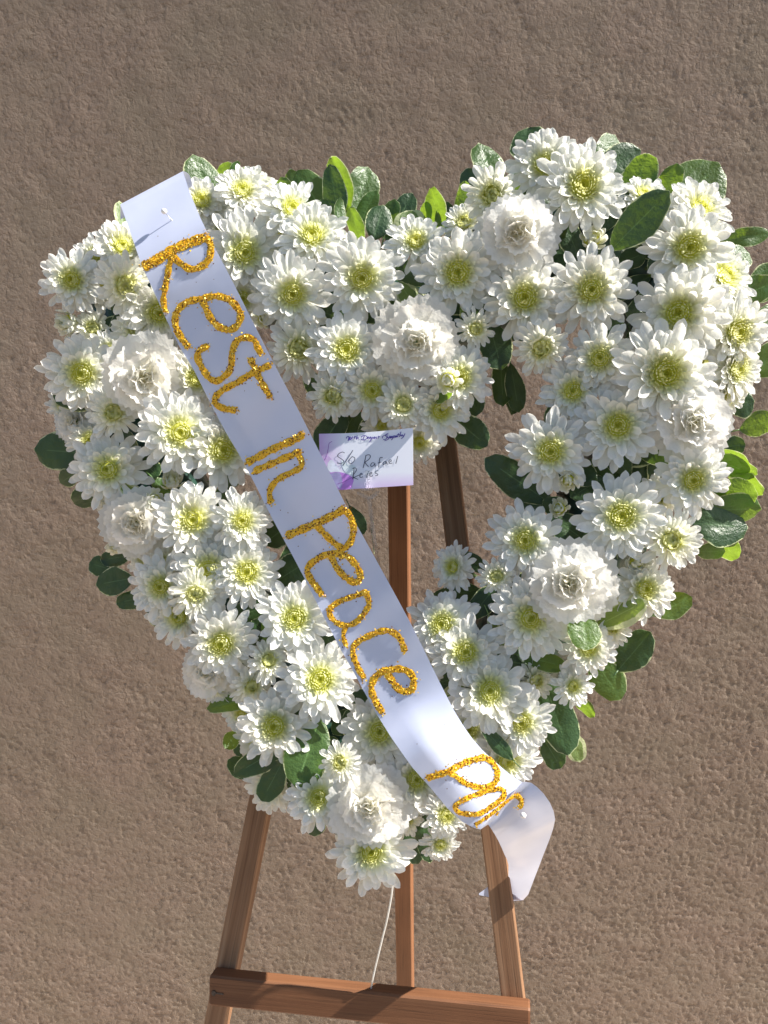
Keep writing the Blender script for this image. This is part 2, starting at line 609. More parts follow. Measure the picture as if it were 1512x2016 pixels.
def chrys_variant(seed):
    rng = random.Random(seed)
    o = MB()
    ring(o, N_OUT, rng.random() * 6, 0.25, rng, **OUTER)
    i0 = MB()
    lo = rng.uniform(-4, 4)
    ring(i0, 18, rng.random() * 6, 0.3, rng, L=0.80, th0=15 + lo, curl=-10, W=0.225, r0=0.09, z0=0.03, tb=0.45, wave=0.03, nu=8)
    ring(i0, 17, rng.random() * 6, 0.3, rng, L=0.64, th0=25 + lo, curl=-9, W=0.205, r0=0.10, z0=0.05, tb=0.66)
    ring(i0, 16, rng.random() * 6, 0.3, rng, L=0.50, th0=34 + lo, curl=-2, W=0.185, r0=0.13, z0=0.07, tb=0.95, tt=0.10)
    ring(i0, 17, rng.random() * 6, 0.3, rng, L=0.32, th0=34 + lo, curl=6, W=0.12, r0=0.17, z0=0.09, tb=1.0, tt=0.34, nu=6, nv=4)
    ring(i0, 16, rng.random() * 6, 0.3, rng, L=0.22, th0=40 + lo, curl=12, W=0.085, r0=0.20, z0=0.14, tb=1.0, tt=0.55, nu=6, nv=4)
    c = MB()
    es = rng.uniform(0.80, 0.98)
    for n, r0, L, th, cu, W, tip in ((24, .225, .16, 44, 34, .058, .22), (22, .19, .15, 52, 50, .053, .32), (18, .155, .135, 60, 60, .048, .45), (14, .115, .115, 68, 60, .044, .65),
                                     (10, .075, .095, 76, 50, .040, .9), (6, .04, .065, 84, 30, .036, 1.0)):
        ring(c, n, rng.random() * 6, 0.3, rng, L=L * es, th0=th, curl=cu, W=W, r0=r0 * es, z0=(0.20 + 0.25 * (0.225 - r0)) if r0 > .1 else 0.165, tb=1.0, tt=tip, nu=5, nv=3, base_w=0.6, wide=0.75)
    # receptacle that closes the middle
    dome = [Vector((0.23 * math.sin(u) * math.cos(v), 0.23 * math.sin(u) * math.sin(v), 0.12 + 0.06 * math.cos(u)))
            for u in [k * math.pi / 2 / 4 for k in range(5)] for v in [q * 2 * math.pi / 12 for q in range(13)]]
    c.grid(dome, 5, 13, [1.0] * len(dome))
    return (o.mesh('outer_petals', M_PETAL), i0.mesh('inner_petals', M_PETAL), c.mesh('flower_centre', M_FLORET))


def young_variant(seed):
    """half-open head: short upright petals round a wide green-yellow middle"""
    rng = random.Random(seed)
    o = MB()
    ring(o, 20, rng.random() * 6, 0.3, rng, L=0.92, th0=18, curl=-18, W=0.225, r0=0.12, tb=0.55, wave=0.04, nu=8)
    i0 = MB()
    ring(i0, 22, rng.random() * 6, 0.3, rng, L=0.72, th0=36, curl=-10, W=0.165, r0=0.14, z0=0.05, tb=0.8, tt=0.05)
    ring(i0, 22, rng.random() * 6, 0.3, rng, L=0.56, th0=52, curl=15, W=0.135, r0=0.20, z0=0.08, tb=1.0, tt=0.18, nu=6, nv=4)
    c = MB()
    for n, r0, L, th, cu, W in ((22, .25, .40, 62, 55, .10), (20, .22, .34, 68, 70, .09), (17, .17, .28, 74, 75, .08),
                                (13, .12, .24, 80, 65, .07), (9, .075, .19, 84, 50, .06), (5, .03, .15, 87, 30, .05)):
        ring(c, n, rng.random() * 6, 0.3, rng, L=L, th0=th, curl=cu, W=W, r0=r0, z0=0.10, tb=1.0, tt=0.45 if r0 > .15 else 0.85, nu=6, nv=3, base_w=0.6, wide=0.75)
    dome = [Vector((0.28 * math.sin(u) * math.cos(v), 0.28 * math.sin(u) * math.sin(v), 0.05 + 0.16 * math.cos(u)))
            for u in [k * math.pi / 2 / 4 for k in range(5)] for v in [q * 2 * math.pi / 12 for q in range(13)]]
    c.grid(dome, 5, 13, [1.0] * len(dome))
    return (o.mesh('outer_petals', M_PETAL), i0.mesh('inner_petals', M_PETAL), c.mesh('flower_centre', M_FLORET))


def bud_variant(seed):
    """closed or opening bud: petals curl inward over a ball"""
    rng = random.Random(seed)
    o = MB()
    ring(o, 13, rng.random() * 6, 0.3, rng, L=1.35, th0=22, curl=62, W=0.42, r0=0.22, z0=-0.25, tb=0.8, tt=0.1)
    ring(o, 11, rng.random() * 6, 0.3, rng, L=1.25, th0=38, curl=72, W=0.36, r0=0.22, z0=-0.15, tb=0.9, tt=0.25)
    i0 = MB()
    ring(i0, 12, rng.random() * 6, 0.3, rng, L=1.05, th0=52, curl=78, W=0.28, r0=0.22, z0=0.0, tb=1.0, tt=0.35, nu=6, nv=4)
    ring(i0, 10, rng.random() * 6, 0.3, rng, L=0.8, th0=64, curl=80, W=0.2, r0=0.2, z0=0.1, tb=1.0, tt=0.6, nu=6, nv=4)
    c = MB()
    dome = [Vector((0.5 * math.sin(u) * math.cos(v), 0.5 * math.sin(u) * math.sin(v), 0.08 + 0.48 * math.cos(u)))
            for u in [k * math.pi / 2 / 5 for k in range(6)] for v in [q * 2 * math.pi / 14 for q in range(15)]]
    c.grid(dome, 6, 15, [1.0] * len(dome))
    return (o.mesh('outer_petals', M_PETAL), i0.mesh('inner_petals', M_PETAL), c.mesh('flower_centre', M_FLORET))


def carnation_variant(seed):
    rng = random.Random(seed)

    def fan(mb, a, L, half, th0, curl, z0, ruf, tb, tt):
        nu, nv = 8, 17
        ph, ph2 = rng.uniform(0, 6.28), rng.uniform(0, 6.28)
        k1, k2 = rng.uniform(2.2, 3.6), rng.uniform(6, 9)
        tilt = rng.uniform(-0.25, 0.25)
        pts, tint = [], []
        for i in range(nu):
            t = i / (nu - 1)
            for j in range(nv):
                s = j / (nv - 1) * 2 - 1
                tooth = (0.035 * (1 if j % 2 else -1) + rng.uniform(-.02, .02)) if i == nu - 1 else 0
                rad = L * t * (1 - 0.16 * s * s * t + tooth)
                al = s * half * (0.55 + 0.45 * t)
                z = 0.0
                amp = ruf * t * t
                z += amp * (math.sin(k1 * s * 1.6 + ph) * 0.65 + math.sin(k2 * s + ph2) * 0.42) * L + tilt * s * t * L * 0.4
                th = th0 + curl * t
                # mean direction integrated approximately
                tm = th0 + curl * t * 0.5
                x = rad * math.cos(al) * math.cos(tm) - z * math.sin(th)
                y = rad * math.sin(al) * 1.05
                zz = z0 + rad * math.cos(al) * math.sin(tm) + z * math.cos(th)
                pts.append(Vector((x + 0.04, y, zz)))
                tint.append(max(0, min(1, tb * (1 - t) + tt * t)))
        c, s_ = math.cos(a), math.sin(a)
        mb.grid([Vector((p.x * c - p.y * s_, p.x * s_ + p.y * c, p.z)) for p in pts], nu, nv, tint)
    o, i0, c = MB(), MB(), MB()
    for k in range(6):
        fan(o, k * 2 * math.pi / 6 + rng.uniform(-.2, .2), rng.uniform(.95, 1.08), R(44), R(8 + rng.uniform(-6, 6)), R(-4), 0.0, 0.05, .25, 0)
    for k in range(6):
        fan(i0, k * 2 * math.pi / 6 + .5 + rng.uniform(-.25, .25), rng.uniform(.82, .95), R(42), R(26 + rng.uniform(-8, 8)), R(-6), 0.04, 0.07, .3, 0.0)
    for k in range(6):
        fan(i0, k * 2 * math.pi / 6 + rng.uniform(-.3, .3), rng.uniform(.68, .80), R(42), R(43 + rng.uniform(-9, 9)), R(0), 0.06, 0.10, .5, 0.06)
    for k in range(6):
        fan(c, k * 2 * math.pi / 6 + .3 + rng.uniform(-.4, .4), rng.uniform(.48, .56), R(44), R(50 + rng.uniform(-9, 9)), R(6), 0.17, 0.12, .7, 0.10)
    for k in range(6):
        fan(c, k * 2 * math.pi / 6 + rng.uniform(-.4, .4), rng.uniform(.36, .44), R(48), R(62 + rng.uniform(-9, 9)), R(12), 0.25, 0.15, .8, 0.22)
    for k in range(5):
        fan(c, k * 1.256 + rng.uniform(-.4, .4), rng.uniform(.26, .33), R(52), R(74 + rng.uniform(-9, 9)), R(20), 0.33, 0.18, 1.0, 0.35)
    for k in range(3):
        fan(c, k * 2.09 + rng.uniform(-.4, .4), rng.uniform(.18, .24), R(55), R(86 + rng.uniform(-6, 6)), R(20), 0.38, 0.2, 1.0, 0.5)
    return (o.mesh('outer_petals', M_CARN), i0.mesh('inner_petals', M_CARN), c.mesh('flower_centre', M_CARN))


CH = [chrys_variant(s) for s in range(100, 109)]
YO = [young_variant(s) for s in range(200, 204)]
BU = [bud_variant(s) for s in range(300, 303)]
CA = [carnation_variant(s) for s in range(400, 406)]

# single petals shared by the flowers whose outer ring is built petal by petal
SINGLE = []
for s in range(6):
    rng = random.Random(500 + s)
    mb = MB()
    kw = dict(OUTER)
    L, th0, cu, W = kw.pop('L'), kw.pop('th0'), kw.pop('curl'), kw.pop('W')
    pts, tint = petal_pts(L * rng.uniform(.9, 1.05), W * rng.uniform(.9, 1.1), R(th0 + rng.uniform(-5, 5)), R(cu + rng.uniform(-14, 10)),
                          rng.uniform(.1, .34), rng=rng, **kw)
    mb.grid(pts, 8, 5, tint)
    SINGLE.append(mb.mesh('petal', M_PETAL))

# green cup and stem below a head
mb = MB()
mb.tube([Vector((0, 0, 0.06)), Vector((0, 0, -0.02)), Vector((0, 0, -0.10)), Vector((0.01, 0, -0.17)), Vector((0.02, 0.01, -0.5)), Vector((0.0, 0.04, -1.0))],
        [0.26, 0.27, 0.19, 0.065, 0.055, 0.055], 8)
STEM = mb.mesh('stem', M_STEM)

# ------------------------------------------------------------------ the wreath
wreath = empty('heart_wreath', HEART_O - N * 0.03)
tag(wreath, 'large heart-shaped funeral wreath of white chrysanthemums, carnations and green leaves on the easel', 'wreath')

SPINE = [(815, 655), (720, 615), (600, 570), (440, 545), (300, 590), (235, 720), (270, 880), (350, 1040), (440, 1190), (545, 1340), (665, 1480), (750, 1585),
         (850, 1490), (950, 1370), (1050, 1230), (1150, 1080), (1250, 920), (1320, 760), (1310, 590), (1200, 480), (1060, 480), (930, 575), (815, 655)]


def build_base():
    m, nt, out = new_mat('green_wrapped_base')
    tc = nt.nodes.new('ShaderNodeTexCoord')
    n1 = node(nt, 'ShaderNodeTexNoise', Scale=28.0, Detail=5.0, Distortion=1.5)
    nt.links.new(tc.outputs['Object'], n1.inputs['Vector'])
    c = ramp(nt, [(0.35, (0.006, 0.022, 0.016)), (0.7, (0.015, 0.075, 0.05))], n1.outputs[0])
    p = node(nt, 'ShaderNodeBsdfPrincipled', Roughness=0.28)
    nt.links.new(c.outputs[0], p.inputs['Base Color'])
    b = node(nt, 'ShaderNodeBump', Strength=0.8, Distance=0.004)
    nt.links.new(n1.outputs[0], b.inputs['Height'])
    nt.links.new(b.outputs[0], p.inputs['Normal'])
    nt.links.new(p.outputs[0], out.inputs[0])
    path = [hp(x, y, -0.003) for x, y in catmull(SPINE, 22)]
    mb = MB()
    rng = random.Random(4)
    mb.tube(path, [0.0445 + rng.uniform(-.002, .002) for _ in path], 16, cap=False)
    # wound plastic strips, a few turns where the base shows
    put(ob('foam_base', mb.mesh('foam_base', m), wreath), Matrix.Identity(4))
    for px, py, ln in ((1118, 490, 60), (1232, 512, 60), (560, 1100, 50), (420, 940, 50), (1160, 985, 50)):
        i = min(range(len(path)), key=lambda k: (path[k] - hp(px, py, 0.004)).length)
        ax = (path[min(i + 1, len(path) - 1)] - path[i - 1]).normalized()
        x = N - ax * N.dot(ax)
        x.normalize()
        y = ax.cross(x)
        pts = []
        for k in range(17):
            th = k / 16 * 2 * math.pi
            for s in (-1, -.3, .3, 1):
                pts.append(path[i] + (x * math.cos(th) + y * math.sin(th)) * (0.0475 + 0.001 * math.sin(5 * th + s)) + ax * (s * 0.009 + 0.004 * math.sin(th)))
        mm = MB()
        mm.grid(pts, 17, 4)
        put(ob('wrap_strip', mm.mesh('wrap_strip', m), wreath), Matrix.Identity(4))


build_base()

# heads: kind, eye x, eye y, radius (photo pixels), where the face turns (right, down), extra depth
C_, Y_, B_, K_ = 'c', 'y', 'b', 'k'
HEADS = [
    (C_, 130, 550, 68, -.38, -.1, 0), (C_, 232, 482, 64, .05, -.3, -.012), (Y_, 238, 563, 64, 0, .1, .004), (C_, 186, 568, 48, .1, .1, -.02),
    (B_, 122, 636, 30, -.85, .12, 0), (C_, 309, 617, 78, 0, .15, -.012), (Y_, 262, 652, 58, -.1, .1, -.016), (C_, 149, 735, 78, -.28, .08, 0),
    (K_, 275, 742, 80, 0, .05, .006), (Y_, 213, 812, 54, -.08, 0, .002), (C_, 351, 851, 90, 0, 0, .004), (C_, 440, 886, 82, .12, .1, -.014),
    (C_, 200, 924, 80, -.27, .1, 0), (C_, 385, 745, 68, .15, 0, -.016), (K_, 133, 828, 48, -.7, 0, -.02), (B_, 332, 946, 26, 0, -.4, -.016),
    (K_, 256, 1030, 72, -.35, .2, -.004), (C_, 375, 1023, 82, 0, 0, .004), (C_, 477, 1025, 64, 0, 0, 0), (C_, 404, 1121, 78, -.12, .15, .002),
    (C_, 486, 1127, 76, .05, .1, -.004), (C_, 310, 1155, 68, -.28, .22, -.004), (Y_, 380, 1171, 54, 0, .25, .008), (Y_, 320, 1110, 44, -.2, 0, -.02),
    (B_, 222, 1075, 24, -.7, .2, -.01), (C_, 344, 1215, 66, -.42, .3, -.008), (C_, 435, 1269, 78, -.15, .32, .004),
    (C_, 580, 1217, 78, 0, 0, -.004), (C_, 631, 1338, 86, 0, .05, 0), (Y_, 530, 1299, 44, .1, -.1, -.004), (Y_, 496, 1352, 42, 0, .5, -.006),
    (K_, 405, 1322, 58, -.5, .3, -.008), (Y_, 437, 1352, 42, 0, .3, -.02), (C_, 539, 1430, 78, -.3, .2, .004), (C_, 475, 1408, 42, -.4, .4, -.022),
    (C_, 508, 1462, 62, -.5, .4, -.024), (C_, 528, 1552, 60, -.4, .45, -.02), (C_, 747, 1441, 84, 0, .05, -.012), (Y_, 669, 1501, 42, 0, .2, .006),
    (C_, 626, 1570, 66, -.15, .2, 0), (K_, 727, 1590, 76, 0, .3, .006), (C_, 731, 1678, 86, 0, .36, 0), (C_, 820, 1535, 72, .12, .15, -.014),
    (Y_, 801, 1613, 40, .2, .4, -.016), (C_, 880, 1606, 52, .1, .45, -.006), (C_, 867, 1665, 40, 0, .6, -.012),
    (C_, 1000, 1500, 72, .25, .45, -.008), (C_, 1027, 1424, 70, .15, .4, 0), (C_, 965, 1360, 88, .08, .1, .004), (Y_, 1057, 1340, 42, .3, .2, -.018),
    (C_, 917, 1284, 76, 0, 0, .002), (C_, 869, 1229, 76, -.15, 0, -.004), (C_, 1046, 1218, 88, 0, .1, .002), (Y_, 978, 1134, 38, -.1, .1, -.006),
    (C_, 888, 1116, 52, -.55, -.1, -.012), (K_, 1122, 1150, 88, .05, .1, .006), (C_, 1034, 1064, 78, 0, 0, -.004), (C_, 1225, 1016, 90, .05, 0, .004),
    (Y_, 1325, 1064, 64, .2, .1, 0), (B_, 1256, 1108, 26, .4, .1, -.008), (C_, 1272, 1160, 68, .36, .2, -.006), (C_, 1159, 1277, 60, .1, .32, -.006),
    (C_, 1131, 1352, 46, .4, .3, -.012), (Y_, 1206, 1234, 42, .2, .2, -.02), (C_, 925, 1438, 60, 0, .2, -.018), (C_, 832, 1312, 50, -.1, .2, -.02),
    (C_, 1084, 889, 82, -.05, .05, 0), (B_, 1118, 946, 24, 0, .2, -.004), (C_, 1217, 837, 92, 0, 0, .002), (C_, 1312, 735, 108, .1, 0, .012),
    (K_, 1364, 833, 80, .25, .1, .004), (C_, 1366, 946, 78, .2, .1, 0), (Y_, 1303, 975, 48, 0, .1, -.02), (C_, 1181, 705, 72, -.08, 0, 0),
    (C_, 1128, 769, 68, -.15, 0, -.006), (Y_, 1066, 687, 58, 0, .1, -.002), (C_, 1034, 586, 86, 0, 0, 0), (C_, 1165, 570, 90, 0, 0, .004),
    (C_, 1336, 616, 98, 0, .05, .004), (C_, 1357, 487, 88, .2, 0, .002), (C_, 1455, 654, 82, .45, 0, -.004), (C_, 1455, 726, 72, .6, .1, -.008),
    (C_, 1385, 405, 78, .45, -.5, -.004), (C_, 1432, 540, 84, .6, -.3, -.006), (C_, 1440, 775, 64, .65, .3, -.008),
    (C_, 1072, 322, 76, 0, -.2, -.006), (C_, 1149, 364, 92, .1, -.25, .002), (Y_, 967, 383, 62, -.1, -.1, -.008), (C_, 1270, 380, 58, .2, -.55, -.012),
    (K_, 1019, 459, 80, 0, -.05, .006), (B_, 1167, 470, 30, .1, -.2, -.016), (Y_, 913, 434, 44, -.1, -.5, -.016),
    (C_, 902, 536, 88, 0, 0, .004), (C_, 819, 472, 64, 0, -.35, -.008), (C_, 713, 548, 88, 0, 0, .004), (C_, 699, 489, 48, .1, -.5, -.016),
    (K_, 820, 674, 82, 0, 0, .008), (C_, 683, 688, 80, 0, 0, .002), (Y_, 938, 647, 40, .2, .05, -.002), (C_, 615, 460, 78, 0, -.32, .002),
    (C_, 483, 496, 86, 0, -.05, -.008), (C_, 576, 580, 86, 0, 0, .004), (C_, 478, 370, 62, -.1, -.4, -.006), (C_, 577, 406, 68, .15, -.38, -.004),
    (C_, 508, 362, 54, .2, -.6, -.018), (B_, 519, 625, 24, -.1, .1, -.008), (Y_, 588, 687, 64, 0, .1, -.006), (C_, 392, 392, 58, 0, -.4, -.014),
    (C_, 478, 588, 58, .1, .1, -.022), (Y_, 655, 781, 52, -.2, .18, -.004), (C_, 733, 769, 66, 0, .1, -.006), (Y_, 794, 796, 52, .05, .05, -.004),
    (C_, 868, 808, 68, .22, .18, -.012), (C_, 907, 743, 68, .2, .1, -.004), (B_, 882, 749, 28, -.1, .2, .008), (C_, 826, 872, 48, .1, .5, -.03),
    (C_, 752, 838, 42, 0, .3, -.026), (C_, 1410, 610, 62, .45, -.1, -.02), (C_, 1350, 420, 60, .2, -.4, -.02),
    # smaller heads tucked in behind
    (C_, 178, 500, 46, -.2, -.2, -.026), (Y_, 172, 645, 40, -.2, 0, -.026), (C_, 205, 690, 44, -.1, 0, -.028), (C_, 115, 795, 42, -.5, 0, -.03), (C_, 165, 865, 46, -.2, 0, -.028),
    (C_, 215, 985, 46, -.3, .1, -.028), (C_, 275, 1095, 44, -.3, .1, -.028), (Y_, 448, 1075, 40, 0, 0, -.028), (C_, 570, 1505, 44, -.2, .2, -.03), (C_, 690, 1555, 42, 0, .1, -.028),
    (C_, 1395, 715, 46, .4, 0, -.026), (C_, 1262, 790, 44, 0, 0, -.026), (C_, 440, 450, 46, 0, -.3, -.026), (C_, 545, 450, 42, 0, -.3, -.026), (Y_, 460, 1318, 38, 0, 0, -.028),
    (B_, 300, 985, 24, 0, 0, -.01), (B_, 560, 1265, 22, 0, 0, -.01), (Y_, 600, 1440, 34, -.1, .1, -.02), (B_, 1100, 1000, 22, -.2, 0, -.012),
]

order = sorted([i for i, h in enumerate(HEADS) if h[0] == C_ and abs(h[4]) < .16 and abs(h[5]) < .16 and h[6] > -.008],
               key=lambda i: -HEADS[i][3])[:14]
SPLIT = set(order)


def frame_at(px, py, fx, fy):
    w = -ray(px, py).normalized()
    r = (RIGHT - w * RIGHT.dot(w)).normalized()
    u = w.cross(r).normalized()
    fz = math.sqrt(max(0.02, 1 - fx * fx - fy * fy))
    return (w * fz + r * fx - u * fy).normalized()


def build_heads():
    for i, (kind, px, py, rp, fx, fy, dz) in enumerate(HEADS):
        px += 10 if px < 300 else (5 if px < 420 and py < 1500 else 0)
        rng = random.Random(1000 + i)
        fx = fx * (1.15 if fx > 0 else 1) + 0.04 + rng.uniform(-.10, .10)
        fy = fy * (1.25 if fy < 0 else 1) - 0.07 + rng.uniform(-.10, .10)
        q = math.hypot(fx, fy)
        if q > .9:
            fx, fy = fx * .9 / q, fy * .9 / q
        mag = fx * fx + fy * fy
        off = 0.040 + 0.052 * math.sqrt(max(0.0, 1 - mag)) + dz
        eye = hp(px, py, off)
        rad = 1.035 * rp * depth(eye) / FPX
        z = frame_at(px, py, fx, fy)
        var, name, lift = {C_: (CH, 'chrysanthemum', .30), Y_: (YO, 'half_open_chrysanthemum', .36), B_: (BU, 'chrysanthemum_bud', .5), K_: (CA, 'carnation', .35)}[kind]
        mo, mi, mc = var[rng.randrange(len(var))]
        x = z.orthogonal().normalized()
        x = Matrix.Rotation(rng.uniform(0, 6.28), 3, z) @ x
        y = z.cross(x)
        m = Matrix.Translation(eye - z * lift * rad * 0.8) @ Matrix((x, y, z)).transposed().to_4x4()
        m = m @ Matrix.Diagonal((rad * rng.uniform(.96, 1.04), rad * rng.uniform(.96, 1.04), rad * rng.uniform(.85, 1.1), 1))
        if i in SPLIT:
            head = ob(name, mi, wreath)
            put(head, m)
            for k in range(N_OUT):
                p = ob('petal', SINGLE[rng.randrange(6)], head)
                a = 2 * math.pi * (k + rng.uniform(-.22, .22)) / N_OUT
                p.matrix_basis = Matrix.Rotation(a, 4, 'Z') @ Matrix.Diagonal((rng.uniform(.93, 1.04), rng.uniform(.9, 1.12), rng.uniform(.8, 1.3), 1))
        else:
            head = ob(name, mo, wreath)
            put(head, m)
            ob('inner_petals', mi, head)
        ob('flower_centre', mc, head)
        ob('stem', STEM, head)


build_heads()


# ------------------------------------------------------------------ leaves
def leaf_mesh(seed, mat, aspect):
    """leaf of unit length along +X, facing +Z; `aspect` = width / length"""
    rng = random.Random(seed)
    nu, nv = 13, 9
    fold = rng.uniform(0.10, 0.30)
    bend = rng.uniform(-0.30, 0.22)
    tw = rng.uniform(-0.3, 0.3)
    ph = rng.uniform(0, 6.28)
    wide = rng.uniform(0.46, 0.60)
    sharp = rng.uniform(1.45, 2.3)
    pts, ed = [], []
    for i in range(nu):
        t = i / (nu - 1)
        tt = t ** 0.92
        if tt < wide:
            k = tt / wide
            w = 0.06 + 0.94 * math.sin(k * math.pi / 2) ** 0.85
        else:
            k = (tt - wide) / (1 - wide)
            w = math.sqrt(max(0.0, 1 - k ** sharp * 0.985))
        for j in range(nv):
            s = j / (nv - 1) * 2 - 1
            ww = w * (1 + 0.05 * math.sin(9 * t + ph + 2 * s))
            y = s * ww * aspect * 0.5
            z = bend * (t * t) * 0.5 + fold * abs(s) * ww * aspect * 0.5 - 0.10 * aspect * s * s * ww + tw * s * ww * aspect * 0.3 * t \
                + 0.025 * math.sin(7 * t + ph) * abs(s) + 0.012 * math.sin(13 * t + 2 * ph) * s * s
            xx = t - (0.02 if i == nu - 1 else 0) * s * s
            pts.append(Vector((xx, y, z)))
            ed.append(max(abs(s), (max(0, t - 0.80) / 0.20) ** 1.3))
    mb = MB()
    mb.grid(pts, nu, nv, None, ed)
    # short stalk
    mb.tube([Vector((0.03, 0, 0.0)), Vector((-0.10, 0, -0.01)), Vector((-0.25, 0, -0.05))], [0.014, 0.014, 0.012], 5)
    return mb.mesh('leaf', mat)


LEAFM = {}
for key, mat in (('D', M_LEAF), ('G', M_LEAF2), ('B', M_LEAF2), ('P', M_LEAF3)):
    for asp in (0.42, 0.58, 0.76, 0.95):
        LEAFM[key, asp] = [leaf_mesh(700 + int(asp * 100) + s * 7 + ord(key), mat, asp) for s in range(3)]

